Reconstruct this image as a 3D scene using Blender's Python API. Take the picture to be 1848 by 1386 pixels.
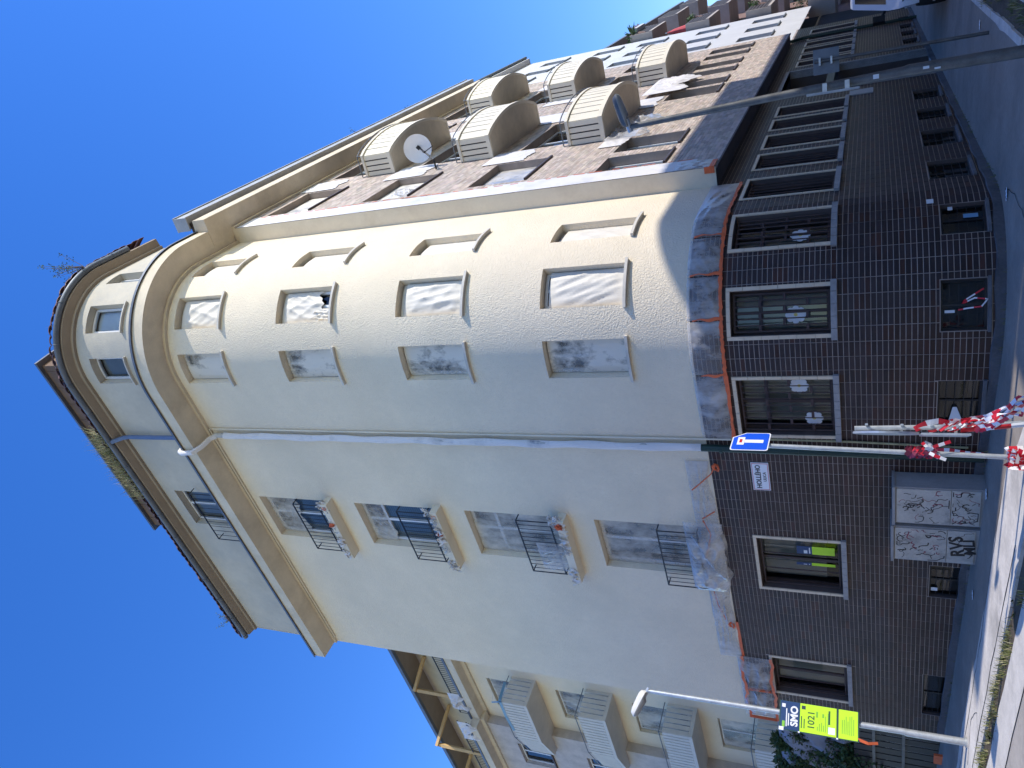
import bpy, math, random
from mathutils import Vector, Matrix
random.seed(11)
sc = bpy.context.scene
for o in list(bpy.data.objects): bpy.data.objects.remove(o)
COL = sc.collection
ZO = 1.5                                   # the camera's eye is 1.5 m above the zero of the street corner

# ------------------------------------------------------------------ camera (a phone held sideways: world up is image left)
PITCH, ROLL, LENS = math.radians(25.46), math.radians(-0.62), 1385.0/1848.0*36.0
_f = Vector((0, math.cos(PITCH), math.sin(PITCH))); _u0 = Vector((0, -math.sin(PITCH), math.cos(PITCH))); _r0 = Vector((1, 0, 0))
_r = math.cos(ROLL)*_r0 + math.sin(ROLL)*_u0; _u = -math.sin(ROLL)*_r0 + math.cos(ROLL)*_u0
cam = bpy.data.cameras.new('camera'); cam.lens = LENS; cam.sensor_width = 36; cam.sensor_fit = 'HORIZONTAL'
cam.clip_start = 0.1; cam.clip_end = 2000
camo = bpy.data.objects.new('camera', cam); COL.objects.link(camo)
mx = Matrix.Identity(4)
for i in range(3):
    mx[i][0] = -_u[i]; mx[i][1] = _r[i]; mx[i][2] = -_f[i]
mx[2][3] = ZO
camo.matrix_world = mx
sc.camera = camo

# ------------------------------------------------------------------ daylight
SUN_EL = math.radians(33.0); SUN_H = Vector((math.cos(math.radians(337.0)), math.sin(math.radians(337.0))))
w = bpy.data.worlds.new('World'); sc.world = w; w.use_nodes = True
nt = w.node_tree
sky = nt.nodes.new('ShaderNodeTexSky'); sky.sky_type = 'NISHITA'; sky.sun_disc = False
sky.sun_elevation = SUN_EL; sky.sun_rotation = math.atan2(SUN_H.x, SUN_H.y)
sky.altitude = 200; sky.air_density = 1.25; sky.dust_density = 0.2; sky.ozone_density = 4.0
hsv = nt.nodes.new('ShaderNodeHueSaturation'); hsv.inputs['Saturation'].default_value = 1.30; hsv.inputs['Hue'].default_value = 0.518
bg = nt.nodes['Background']; bg.inputs[1].default_value = 0.15
nt.links.new(sky.outputs[0], hsv.inputs['Color']); nt.links.new(hsv.outputs[0], bg.inputs[0])
sl = bpy.data.lights.new('sun', 'SUN'); sl.energy = 2.25; sl.angle = math.radians(0.55); sl.color = (1.0, 0.965, 0.90)
so = bpy.data.objects.new('sun', sl); COL.objects.link(so)
sd = Vector((SUN_H.x*math.cos(SUN_EL), SUN_H.y*math.cos(SUN_EL), math.sin(SUN_EL)))
so.rotation_euler = sd.to_track_quat('Z', 'Y').to_euler(); so.location = sd*60
sc.view_settings.view_transform = 'Standard'; sc.view_settings.look = 'None'
sc.view_settings.exposure = 1.03; sc.view_settings.gamma = 1.0; sc.view_settings.use_curve_mapping = False
sc.render.engine = 'CYCLES'
sc.cycles.max_bounces = 8; sc.cycles.transparent_max_bounces = 16

# ------------------------------------------------------------------ plan of the corner
CX, CY, R = 1.222, 13.786, 1.824
AL = math.radians(54.13); PSI = math.radians(95.74)
dL = Vector((-math.sin(AL), math.cos(AL))); nL = Vector((-math.cos(AL), -math.sin(AL)))
A0 = math.atan2(nL.y, nL.x); A1 = A0 + PSI
nR = Vector((math.cos(A1), math.sin(A1))); dR = Vector((-nR.y, nR.x))
LC = R*PSI
CC = Vector((CX, CY))
def pth(w_, off):
    if w_ <= 0: return CC + nL*(R+off) - dL*w_
    if w_ >= LC: return CC + nR*(R+off) + dR*(w_-LC)
    a = A0 + w_/R
    return CC + Vector((math.cos(a), math.sin(a)))*(R+off)
def P(w_, off, z):
    p = pth(w_, off); return (p.x, p.y, z+ZO)
def PL(t, off, z): return P(-t, off, z)
def PR(s, off, z): return P(LC+s, off, z)
def ph(deg): return R*math.radians(deg)
def gz(x, y): return -1.947 - 0.0265*x + 0.0346*y + ZO     # the street's gentle slope, world z
def wsteps(w0, w1, extra=(), step=0.10):
    s = {round(w0, 5), round(w1, 5)}
    for e in extra:
        if w0 < e < w1: s.add(round(e, 5))
    a, b = max(w0, 0), min(w1, LC)
    if b > a:
        n = max(1, int(round((b-a)/step)))
        for i in range(n+1): s.add(round(a+(b-a)*i/n, 5))
    l = sorted(s); out = [l[0]]
    for v in l[1:]:
        if v-out[-1] > 1e-4: out.append(v)
    return out

# ------------------------------------------------------------------ mesh helper
class MB:
    def __init__(s): s.v = []; s.f = []; s.m = []; s.t = []
    def add(s, vs, fs, m=0, t=None):
        b = len(s.v); s.v += [tuple(v) for v in vs]
        for f in fs: s.f.append([b+i for i in f]); s.m.append(m); s.t.append(t or (1, 1, 1))
    def quad(s, a, b, c, d, m=0): s.add((a, b, c, d), [(0, 1, 2, 3)], m)
    def hexa(s, p, m=0, t=None):
        s.add(p, [(0, 3, 2, 1), (4, 5, 6, 7), (0, 1, 5, 4), (1, 2, 6, 5), (2, 3, 7, 6), (3, 0, 4, 7)], m, t)
    def box(s, x0, x1, y0, y1, z0, z1, m=0):
        s.hexa([(x0, y0, z0), (x1, y0, z0), (x1, y1, z0), (x0, y1, z0), (x0, y0, z1), (x1, y0, z1), (x1, y1, z1), (x0, y1, z1)], m)
    def fbox(s, w0, w1, o0, o1, z0, z1, m=0, t=None):      # a box that follows the facade line
        ws = wsteps(w0, w1)
        for a, b in zip(ws, ws[1:]):
            s.hexa([P(a, o0, z0), P(b, o0, z0), P(b, o1, z0), P(a, o1, z0), P(a, o0, z1), P(b, o0, z1), P(b, o1, z1), P(a, o1, z1)], m, t)
    def sweep(s, prof, w0, w1, m=0, extra=(), cap=True):
        ws = wsteps(w0, w1, extra); n = len(prof)
        rings = [[P(a, o, z) for o, z in prof] for a in ws]
        vs = [q for r in rings for q in r]; fs = []
        for i in range(len(ws)-1):
            for j in range(n):
                k = (j+1) % n
                fs.append((i*n+j, (i+1)*n+j, (i+1)*n+k, i*n+k))
        if cap: fs.append(tuple(range(n))); fs.append(tuple((len(ws)-1)*n+j for j in reversed(range(n))))
        s.add(vs, fs, m)
    def tube(s, pts, r, n=8, m=0, cap=True):
        pts = [Vector(p) for p in pts]; rr = r if isinstance(r, (list, tuple)) else [r]*len(pts)
        vs = []; fs = []; prev = None
        for i, p in enumerate(pts):
            d = (pts[min(i+1, len(pts)-1)]-pts[max(i-1, 0)]).normalized()
            if prev is None: x = d.orthogonal().normalized()
            else: x = (prev - d*prev.dot(d)).normalized()
            prev = x; y = d.cross(x)
            for k in range(n):
                a = 2*math.pi*k/n; vs.append(p + (x*math.cos(a)+y*math.sin(a))*rr[i])
        for i in range(len(pts)-1):
            for k in range(n): fs.append((i*n+k, i*n+(k+1) % n, (i+1)*n+(k+1) % n, (i+1)*n+k))
        if cap: fs.append(tuple(range(n-1, -1, -1))); fs.append(tuple((len(pts)-1)*n+k for k in range(n)))
        s.add(vs, fs, m)
    def bar(s, a, b, wx, wy, up=(0, 0, 1), m=0):
        a = Vector(a); b = Vector(b); d = (b-a).normalized(); u_ = Vector(up)
        x = d.cross(u_)
        if x.length < 1e-4: x = d.cross(Vector((1, 0, 0)))
        x.normalize(); y = x.cross(d); x *= wx/2; y *= wy/2
        s.hexa([a-x-y, a+x-y, a+x+y, a-x+y, b-x-y, b+x-y, b+x+y, b-x+y], m)
    def prism(s, poly, z0, z1, m=0):                       # poly of (x, y), world z
        n = len(poly)
        s.add([(x, y, z0) for x, y in poly]+[(x, y, z1) for x, y in poly],
              [tuple(range(n-1, -1, -1)), tuple(range(n, 2*n))]+[(i, (i+1) % n, n+(i+1) % n, n+i) for i in range(n)], m)
    def grid(s, fn, nu, nv, m=0):
        vs = [fn(i/nu, j/nv) for i in range(nu+1) for j in range(nv+1)]; fs = []
        for i in range(nu):
            for j in range(nv):
                a = i*(nv+1)+j; fs.append((a, a+1, a+nv+2, a+nv+1))
        s.add(vs, fs, m)
    def build(s, name, mats, parent=None, smooth=False, kind=None, angle=35, tint=False):
        me = bpy.data.meshes.new(name); me.from_pydata(s.v, [], s.f)
        mats = mats if isinstance(mats, (list, tuple)) else [mats]
        for m_ in mats: me.materials.append(m_)
        if len(mats) > 1: me.polygons.foreach_set('material_index', s.m)
        if tint:
            at = me.color_attributes.new('tint', 'FLOAT_COLOR', 'CORNER'); arr = []
            for p, t in zip(me.polygons, s.t): arr += [t[0], t[1], t[2], 1.0]*p.loop_total
            at.data.foreach_set('color', arr)
        if smooth:
            me.polygons.foreach_set('use_smooth', [True]*len(me.polygons)); me.update()
            me.set_sharp_from_angle(angle=math.radians(angle))
        me.update(); me.validate()
        o = bpy.data.objects.new(name, me); COL.objects.link(o)
        if parent: o.parent = parent
        if kind: o['kind'] = kind
        return o
def thing(name, label, cat, group=None):
    o = bpy.data.objects.new(name, None); COL.objects.link(o); o.empty_display_size = 0.2
    o['label'] = label; o['category'] = cat
    if group: o['group'] = group
    return o
def tag(o, label, cat, group=None, kind=None):
    o['label'] = label; o['category'] = cat
    if group: o['group'] = group
    if kind: o['kind'] = kind
    return o
def text_mb(txt, size, origin, xdir, ydir, ext=0.002, align='CENTER', bold=0.0):
    cu = bpy.data.curves.new('t', 'FONT'); cu.body = txt; cu.size = size; cu.align_x = align; cu.align_y = 'CENTER'
    cu.resolution_u = 3; cu.extrude = ext; cu.offset = bold
    ob = bpy.data.objects.new('t', cu); COL.objects.link(ob)
    dg = bpy.context.evaluated_depsgraph_get(); ev = ob.evaluated_get(dg); me = ev.to_mesh()
    X = Vector(xdir).normalized(); Y = Vector(ydir).normalized(); Z = X.cross(Y); O = Vector(origin)
    mb = MB(); mb.add([O+X*v.co.x+Y*v.co.y+Z*v.co.z for v in me.vertices], [tuple(p.vertices) for p in me.polygons])
    ev.to_mesh_clear(); bpy.data.objects.remove(ob); bpy.data.curves.remove(cu)
    return mb

# ------------------------------------------------------------------ materials
def node(nt, typ, **kw):
    n = nt.nodes.new(typ)
    for k, v in kw.items():
        if k in n.inputs: n.inputs[k].default_value = v
        else: setattr(n, k, v)
    return n
def mat(name, col, rough=0.7, var=0.12, vs=2.0, bump=0.0, bs=30.0, metal=0.0, spec=0.4, col2=None, fine=0.0, bdist=0.02, tint=False, coat=0.0, btype='noise', stain=None, stain_s=1.0, stain_lo=0.5, stain_hi=0.7):
    m = bpy.data.materials.new(name); m.use_nodes = True; nt = m.node_tree; b = nt.nodes['Principled BSDF']; L = nt.links
    tc = nt.nodes.new('ShaderNodeTexCoord')
    nz = node(nt, 'ShaderNodeTexNoise', Scale=vs, Detail=5.0, Roughness=0.65); L.new(tc.outputs['Object'], nz.inputs['Vector'])
    rp = nt.nodes.new('ShaderNodeValToRGB'); c = Vector(col[:3])
    a_ = c*(1-var); b_ = Vector(col2) if col2 else c*(1+var)
    rp.color_ramp.elements[0].position = 0.3; rp.color_ramp.elements[1].position = 0.7
    rp.color_ramp.elements[0].color = (*a_, 1); rp.color_ramp.elements[1].color = (*b_, 1)
    L.new(nz.outputs['Fac'], rp.inputs['Fac']); out = rp.outputs['Color']
    def mix(bt, A, B, fac):
        x = nt.nodes.new('ShaderNodeMix'); x.data_type = 'RGBA'; x.blend_type = bt
        if isinstance(fac, float): x.inputs[0].default_value = fac
        else: L.new(fac, x.inputs[0])
        for i, q in ((6, A), (7, B)):
            if isinstance(q, tuple): x.inputs[i].default_value = q
            else: L.new(q, x.inputs[i])
        return x.outputs[2]
    if fine:
        n2 = node(nt, 'ShaderNodeTexNoise', Scale=vs*14, Detail=3.0); L.new(tc.outputs['Object'], n2.inputs['Vector'])
        r2 = nt.nodes.new('ShaderNodeValToRGB'); r2.color_ramp.elements[0].color = (1-fine,)*3+(1,); r2.color_ramp.elements[1].color = (1+fine,)*3+(1,)
        L.new(n2.outputs['Fac'], r2.inputs['Fac']); out = mix('MULTIPLY', out, r2.outputs['Color'], 1.0)
    if stain:
        n3 = node(nt, 'ShaderNodeTexNoise', Scale=stain_s, Detail=6.0, Roughness=0.7); L.new(tc.outputs['Object'], n3.inputs['Vector'])
        r3 = nt.nodes.new('ShaderNodeValToRGB'); r3.color_ramp.elements[0].position = stain_lo; r3.color_ramp.elements[1].position = stain_hi
        L.new(n3.outputs['Fac'], r3.inputs['Fac']); out = mix('MIX', out, (*stain, 1.0), r3.outputs['Color'])
    if tint:
        at = nt.nodes.new('ShaderNodeVertexColor'); at.layer_name = 'tint'; out = mix('MULTIPLY', out, at.outputs['Color'], 1.0)
    L.new(out, b.inputs['Base Color'])
    b.inputs['Roughness'].default_value = rough; b.inputs['Metallic'].default_value = metal; b.inputs['Specular IOR Level'].default_value = spec
    if coat: b.inputs['Coat Weight'].default_value = coat
    if bump:
        if btype == 'noise': n4 = node(nt, 'ShaderNodeTexNoise', Scale=bs, Detail=4.0); src = n4.outputs['Fac']
        else: n4 = node(nt, 'ShaderNodeTexVoronoi', Scale=bs); n4.feature = 'SMOOTH_F1'; src = n4.outputs['Distance']
        L.new(tc.outputs['Object'], n4.inputs['Vector'])
        bp = node(nt, 'ShaderNodeBump', Strength=bump, Distance=bdist); L.new(src, bp.inputs['Height']); L.new(bp.outputs['Normal'], b.inputs['Normal'])
    return m
def film_mat(name, white, lo, hi, scale, tr=0.0, dark=None, streak=1.0, rough=0.6):
    """protective plastic film: clear where no paint has landed on it, milky white where it has"""
    m = bpy.data.materials.new(name); m.use_nodes = True; nt = m.node_tree; L = nt.links; b = nt.nodes['Principled BSDF']
    tc = nt.nodes.new('ShaderNodeTexCoord'); mp = nt.nodes.new('ShaderNodeMapping'); mp.inputs['Scale'].default_value = (1, 1, streak)
    L.new(tc.outputs['Object'], mp.inputs['Vector'])
    n1 = node(nt, 'ShaderNodeTexNoise', Scale=scale, Detail=7.0, Roughness=0.68); L.new(mp.outputs['Vector'], n1.inputs['Vector'])
    rp = nt.nodes.new('ShaderNodeValToRGB'); e = rp.color_ramp.elements
    e[0].position = lo; e[1].position = hi; e[0].color = (tr, tr, tr, 1); e[1].color = (1, 1, 1, 1); L.new(n1.outputs['Fac'], rp.inputs['Fac'])
    b.inputs['Base Color'].default_value = (*white, 1); b.inputs['Roughness'].default_value = rough; b.inputs['Specular IOR Level'].default_value = 0.5
    n2 = node(nt, 'ShaderNodeTexNoise', Scale=scale*4, Detail=4.0); L.new(mp.outputs['Vector'], n2.inputs['Vector'])
    bp = node(nt, 'ShaderNodeBump', Strength=0.35, Distance=0.02); L.new(n2.outputs['Fac'], bp.inputs['Height']); L.new(bp.outputs['Normal'], b.inputs['Normal'])
    t = nt.nodes.new('ShaderNodeBsdfTransparent'); t.inputs[0].default_value = (0.93, 0.94, 0.96, 1)
    g = nt.nodes.new('ShaderNodeBsdfGlossy'); g.inputs['Roughness'].default_value = 0.38; g.inputs[0].default_value = (0.55, 0.55, 0.55, 1); L.new(bp.outputs['Normal'], g.inputs['Normal'])
    lw = nt.nodes.new('ShaderNodeLayerWeight'); lw.inputs[0].default_value = 0.06; L.new(bp.outputs['Normal'], lw.inputs['Normal'])
    s1 = nt.nodes.new('ShaderNodeMixShader'); L.new(lw.outputs['Fresnel'], s1.inputs[0]); L.new(t.outputs[0], s1.inputs[1]); L.new(g.outputs[0], s1.inputs[2])
    s2 = nt.nodes.new('ShaderNodeMixShader'); L.new(rp.outputs['Color'], s2.inputs[0]); L.new(s1.outputs[0], s2.inputs[1]); L.new(b.outputs[0], s2.inputs[2])
    L.new(s2.outputs[0], nt.nodes['Material Output'].inputs['Surface'])
    return m
def glass_mat(name, tintc=(0.75, 0.8, 0.8)):
    m = bpy.data.materials.new(name); m.use_nodes = True; nt = m.node_tree; L = nt.links; nt.nodes.remove(nt.nodes['Principled BSDF'])
    t = nt.nodes.new('ShaderNodeBsdfTransparent'); t.inputs[0].default_value = (*tintc, 1)
    g = nt.nodes.new('ShaderNodeBsdfGlossy'); g.inputs['Roughness'].default_value = 0.03
    tc = nt.nodes.new('ShaderNodeTexCoord'); n = node(nt, 'ShaderNodeTexNoise', Scale=1.3, Detail=1.0); L.new(tc.outputs['Object'], n.inputs['Vector'])
    bp = node(nt, 'ShaderNodeBump', Strength=0.05, Distance=0.05); L.new(n.outputs['Fac'], bp.inputs['Height']); L.new(bp.outputs['Normal'], g.inputs['Normal'])
    lw = nt.nodes.new('ShaderNodeFresnel'); lw.inputs[0].default_value = 1.6
    s1 = nt.nodes.new('ShaderNodeMixShader'); L.new(lw.outputs[0], s1.inputs[0]); L.new(t.outputs[0], s1.inputs[1]); L.new(g.outputs[0], s1.inputs[2])
    L.new(s1.outputs[0], nt.nodes['Material Output'].inputs['Surface'])
    return m
M = {}
M['plaster'] = mat('rough_cream_plaster', (0.83, 0.705, 0.515), 0.9, 0.04, 0.9, bump=0.8, bs=38, bdist=0.026, fine=0.05, spec=0.2, stain=(0.76, 0.65, 0.475), stain_s=0.55, stain_lo=0.45, stain_hi=0.7)
M['plaster_smooth'] = mat('smooth_cream_plaster', (0.74, 0.65, 0.49), 0.85, 0.05, 1.2, bump=0.25, bs=40, fine=0.04, spec=0.2, stain=(0.60, 0.51, 0.37), stain_s=0.7, stain_lo=0.52, stain_hi=0.8)
M['attic_plaster'] = mat('weathered_attic_plaster', (0.54, 0.48, 0.37), 0.9, 0.12, 0.8, bump=0.3, bs=30, fine=0.06, spec=0.2, stain=(0.42, 0.40, 0.34), stain_s=0.5, stain_lo=0.45, stain_hi=0.75)
M['cornice'] = mat('cornice_cream', (0.68, 0.58, 0.42), 0.85, 0.10, 1.5, bump=0.3, bs=40, fine=0.05, spec=0.2, stain=(0.50, 0.41, 0.28), stain_s=0.9, stain_lo=0.5, stain_hi=0.85)
M['tan_soffit'] = mat('tan_soffit', (0.33, 0.26, 0.18), 0.85, 0.1, 1.5, bump=0.2, bs=30)
M['grout'] = mat('pale_grout', (0.345, 0.29, 0.25), 0.9, 0.35, 1.5, bump=0.2, bs=60)
M['tile'] = mat('brown_glazed_tile', (0.042, 0.0275, 0.023), 0.5, 0.25, 2.5, fine=0.15, tint=True, spec=0.28, bump=0.08, bs=25)
M['brick'] = mat('beige_clinker', (0.50, 0.415, 0.345), 0.8, 0.15, 2.5, fine=0.12, tint=True, bump=0.2, bs=50, spec=0.2)
M['brick_plain'] = mat('beige_clinker_far', (0.50, 0.44, 0.39), 0.8, 0.15, 2.5, fine=0.12, bump=0.2, bs=50, spec=0.2)
M['brick_joint'] = mat('clinker_joint', (0.36, 0.29, 0.24), 0.9, 0.15, 3.0)
M['surround'] = mat('beige_glazed_surround', (0.68, 0.54, 0.37), 0.5, 0.12, 3.0, fine=0.08)
M['stone_sill'] = mat('grey_sill', (0.30, 0.285, 0.27), 0.6, 0.2, 5.0, fine=0.15)
M['sill'] = mat('overspray_sill', (0.60, 0.55, 0.46), 0.8, 0.15, 4.0, fine=0.1)
M['white_frame'] = mat('white_plastic_frame', (0.72, 0.72, 0.71), 0.4, 0.05, 2.0)
M['brown_frame'] = mat('brown_wood_frame', (0.055, 0.035, 0.03), 0.5, 0.2, 6.0)
M['iron'] = mat('black_iron', (0.02, 0.02, 0.022), 0.5, 0.2, 8.0, spec=0.4)
M['rust_iron'] = mat('brown_iron', (0.06, 0.035, 0.03), 0.6, 0.3, 8.0)
M['glass'] = glass_mat('window_glass'); M['blueglass'] = glass_mat('bright_glass', (0.80, 0.86, 0.90))
M['dark'] = mat('dark_interior', (0.035, 0.034, 0.033), 0.9, 0.2, 1.0)  # near-black colour stands in for unlit rooms
M['curtain'] = mat('grey_blind', (0.30, 0.31, 0.30), 0.9, 0.12, 3.0)
M['blind_blue'] = mat('blue_grey_slats', (0.25, 0.30, 0.34), 0.6, 0.1, 3.0)
M['film_white'] = film_mat('painted_film', (0.72, 0.65, 0.53), 0.25, 0.42, 2.0, tr=0.75)
M['film_clear'] = film_mat('clear_film', (0.66, 0.62, 0.57), 0.42, 0.78, 2.2, tr=0.20, streak=0.45)
M['film_spray'] = film_mat('half_painted_film', (0.68, 0.61, 0.50), 0.40, 0.72, 1.5, tr=0.22, streak=0.6)
M['film_torn'] = film_mat('smeared_film', (0.72, 0.65, 0.53), 0.39, 0.52, 1.7, tr=0.22, streak=0.7)
M['film_wall'] = film_mat('white_wall_film', (0.72, 0.675, 0.63), 0.28, 0.5, 1.6, tr=0.65)
M['orange'] = mat('orange_tape', (0.72, 0.14, 0.045), 0.55, 0.18, 9.0, fine=0.15)
M['gutter'] = mat('grey_zinc', (0.15, 0.165, 0.18), 0.5, 0.2, 3.0, metal=0.3)
M['zinc_light'] = mat('pale_zinc', (0.42, 0.42, 0.40), 0.55, 0.15, 3.0, metal=0.2)
M['roof_tile'] = mat('brown_roof_tile', (0.15, 0.075, 0.05), 0.6, 0.4, 3.0, fine=0.2)
M['roof_brown'] = mat('brown_dormer_cladding', (0.17, 0.105, 0.065), 0.8, 0.2, 1.2, fine=0.1)
M['blue_pipe'] = mat('blue_grey_pipe', (0.12, 0.17, 0.28), 0.45, 0.1, 3.0)
M['green_pipe'] = mat('dark_green_pipe', (0.008, 0.035, 0.028), 0.4, 0.15, 3.0)
M['grey_pipe'] = mat('oversprayed_pipe', (0.50, 0.48, 0.44), 0.6, 0.25, 6.0, stain=(0.25, 0.25, 0.28), stain_s=2.5, stain_lo=0.5, stain_hi=0.6)
M['panel'] = mat('cream_parapet_panel', (0.76, 0.68, 0.52), 0.7, 0.06, 2.0, fine=0.05)
M['panel_grey'] = mat('grey_parapet_panel', (0.62, 0.57, 0.48), 0.7, 0.08, 2.0, fine=0.05)
M['slab'] = mat('balcony_underside', (0.66, 0.56, 0.40), 0.9, 0.12, 2.0, bump=0.15, bs=40, fine=0.06)
M['timber'] = mat('new_yellow_timber', (0.62, 0.40, 0.17), 0.7, 0.12, 5.0, fine=0.12)
M['galv'] = mat('galvanised_steel', (0.50, 0.52, 0.53), 0.42, 0.18, 9.0, metal=0.55, fine=0.15)
M['galv_dark'] = mat('weathered_galvanised_steel', (0.13, 0.132, 0.13), 0.5, 0.25, 7.0, metal=0.5, fine=0.2)
M['lamp_white'] = mat('lamp_housing', (0.66, 0.63, 0.57), 0.4, 0.1, 4.0)
M['lamp_glass'] = mat('lamp_cover', (0.30, 0.29, 0.26), 0.15, 0.2, 6.0, spec=0.6)
M['blue_sign'] = mat('blue_sign_face', (0.01, 0.09, 0.62), 0.4, 0.04, 2.0)
M['white_sign'] = mat('white_sign_face', (0.80, 0.80, 0.80), 0.4, 0.03, 2.0)
M['red_sign'] = mat('red_sign_face', (0.55, 0.02, 0.03), 0.4, 0.05, 2.0)
M['navy'] = mat('navy_print', (0.02, 0.055, 0.15), 0.4, 0.1, 4.0)
M['lime'] = mat('lime_print', (0.56, 0.86, 0.03), 0.45, 0.04, 3.0)
M['green_ink'] = mat('dark_green_ink', (0.03, 0.10, 0.04), 0.5, 0.1, 3.0)
M['lime_ink'] = mat('mid_green_ink', (0.22, 0.50, 0.05), 0.5, 0.1, 3.0)
M['ink'] = mat('black_ink', (0.012, 0.012, 0.015), 0.5, 0.2, 3.0)
M['red_ink'] = mat('dark_red_ink', (0.22, 0.03, 0.06), 0.5, 0.2, 3.0)
M['sign_dark'] = mat('sign_frame_green', (0.02, 0.07, 0.06), 0.5, 0.1, 3.0)
M['cabinet'] = mat('grey_cabinet', (0.46, 0.425, 0.365), 0.75, 0.18, 3.5, fine=0.12, bump=0.15, bs=40, stain=(0.24, 0.22, 0.19), stain_s=2.2, stain_lo=0.55, stain_hi=0.75)
M['cabinet_side'] = mat('bluish_concrete_cabinet', (0.30, 0.29, 0.275), 0.8, 0.15, 3.0, fine=0.1, bump=0.15, bs=40)
M['asphalt'] = mat('grey_asphalt', (0.42, 0.365, 0.30), 0.9, 0.14, 1.2, bump=0.35, bs=120, bdist=0.006, fine=0.2, stain=(0.31, 0.27, 0.22), stain_s=0.7, stain_lo=0.52, stain_hi=0.72)
M['pave'] = mat('worn_pavement', (0.62, 0.555, 0.475), 0.9, 0.2, 1.5, bump=0.4, bs=70, bdist=0.008, fine=0.22, stain=(0.38, 0.34, 0.29), stain_s=1.1, stain_lo=0.5, stain_hi=0.7)  # concrete lightened so the sunlit strip looks brighter
M['kerb'] = mat('concrete_kerb', (0.60, 0.54, 0.46), 0.9, 0.18, 3.0, bump=0.4, bs=40, bdist=0.01, fine=0.15)
M['soil'] = mat('dry_soil', (0.10, 0.075, 0.05), 0.95, 0.3, 5.0, bump=0.6, bs=40, fine=0.3)
M['crack'] = mat('dark_crack', (0.03, 0.03, 0.03), 0.95, 0.3, 5.0)
M['grass'] = mat('green_blades', (0.10, 0.15, 0.035), 0.8, 0.5, 5.0, col2=(0.22, 0.22, 0.07))
M['dry'] = mat('dry_straw', (0.36, 0.32, 0.17), 0.9, 0.3, 5.0)
M['leaf'] = mat('dark_leaf', (0.045, 0.085, 0.03), 0.6, 0.35, 5.0)
M['leaf_bright'] = mat('bright_leaf', (0.10, 0.16, 0.05), 0.6, 0.35, 5.0)
M['bark'] = mat('grey_bark', (0.12, 0.09, 0.06), 0.9, 0.3, 5.0)
M['tape_red'] = mat('red_barrier_tape', (0.62, 0.02, 0.04), 0.45, 0.06, 4.0)
M['tape_white'] = mat('white_barrier_tape', (0.80, 0.78, 0.78), 0.45, 0.05, 4.0)
M['tape_blue'] = mat('blue_barrier_tape', (0.15, 0.32, 0.48), 0.45, 0.05, 4.0)
M['paper'] = mat('white_paper', (0.78, 0.78, 0.76), 0.8, 0.04, 3.0)
M['yellow'] = mat('yellow_paper', (0.75, 0.60, 0.18), 0.8, 0.05, 3.0)
M['car_white'] = mat('white_car_paint', (0.72, 0.73, 0.74), 0.25, 0.03, 1.0, coat=0.6)
M['rubber'] = mat('black_rubber', (0.02, 0.02, 0.02), 0.8, 0.2, 5.0)
M['car_glass'] = mat('car_glass', (0.02, 0.028, 0.03), 0.08, 0.2, 1.0, spec=0.7)
M['chrome'] = mat('headlight_reflector', (0.55, 0.56, 0.57), 0.15, 0.1, 9.0, metal=0.9)
M['nb_white'] = mat('white_render', (0.56, 0.55, 0.53), 0.9, 0.06, 1.0, bump=0.15, bs=40)
M['nb_brown'] = mat('brown_brick_face', (0.24, 0.15, 0.12), 0.85, 0.2, 4.0, fine=0.2, bump=0.4, bs=20)
M['nb_conc'] = mat('balcony_concrete', (0.44, 0.38, 0.32), 0.9, 0.12, 2.0, bump=0.2, bs=40)
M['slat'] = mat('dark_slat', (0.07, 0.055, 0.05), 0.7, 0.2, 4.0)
M['red_cloth'] = mat('red_cloth', (0.60, 0.10, 0.10), 0.8, 0.2, 4.0)
M['opp'] = mat('ochre_render', (0.70, 0.60, 0.46), 0.9, 0.1, 1.0, bump=0.15, bs=40)
M['row'] = mat('cream_render', (0.80, 0.70, 0.54), 0.9, 0.06, 1.0)
M['wood_door'] = mat('dark_wood_door', (0.05, 0.032, 0.02), 0.6, 0.3, 4.0)
M['beam'] = mat('green_steel_beam', (0.035, 0.06, 0.06), 0.5, 0.15, 4.0)

# ------------------------------------------------------------------ the setting
def ground_sheet(name, poly, m, dz, kind='structure', sub=None):
    mb = MB(); mb.add([(x, y, gz(x, y)+dz) for x, y in poly], [tuple(range(len(poly)))])
    return mb.build(name, m, kind=kind)
mb = MB()
def gfn(u_, v_):
    x = (u_-0.5); y = (v_-0.5); x = math.copysign(abs(2*x)**2.2, x)*420; y = math.copysign(abs(2*y)**2.2, y)*420+12
    k = min(1.0, 60/max(1e-3, math.hypot(x, y-12)))
    return (x, y, gz(x*k, 12+(y-12)*k)-0.012)
mb.grid(gfn, 40, 40); g = mb.build('ground', M['asphalt'], smooth=True, kind='structure')
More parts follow.
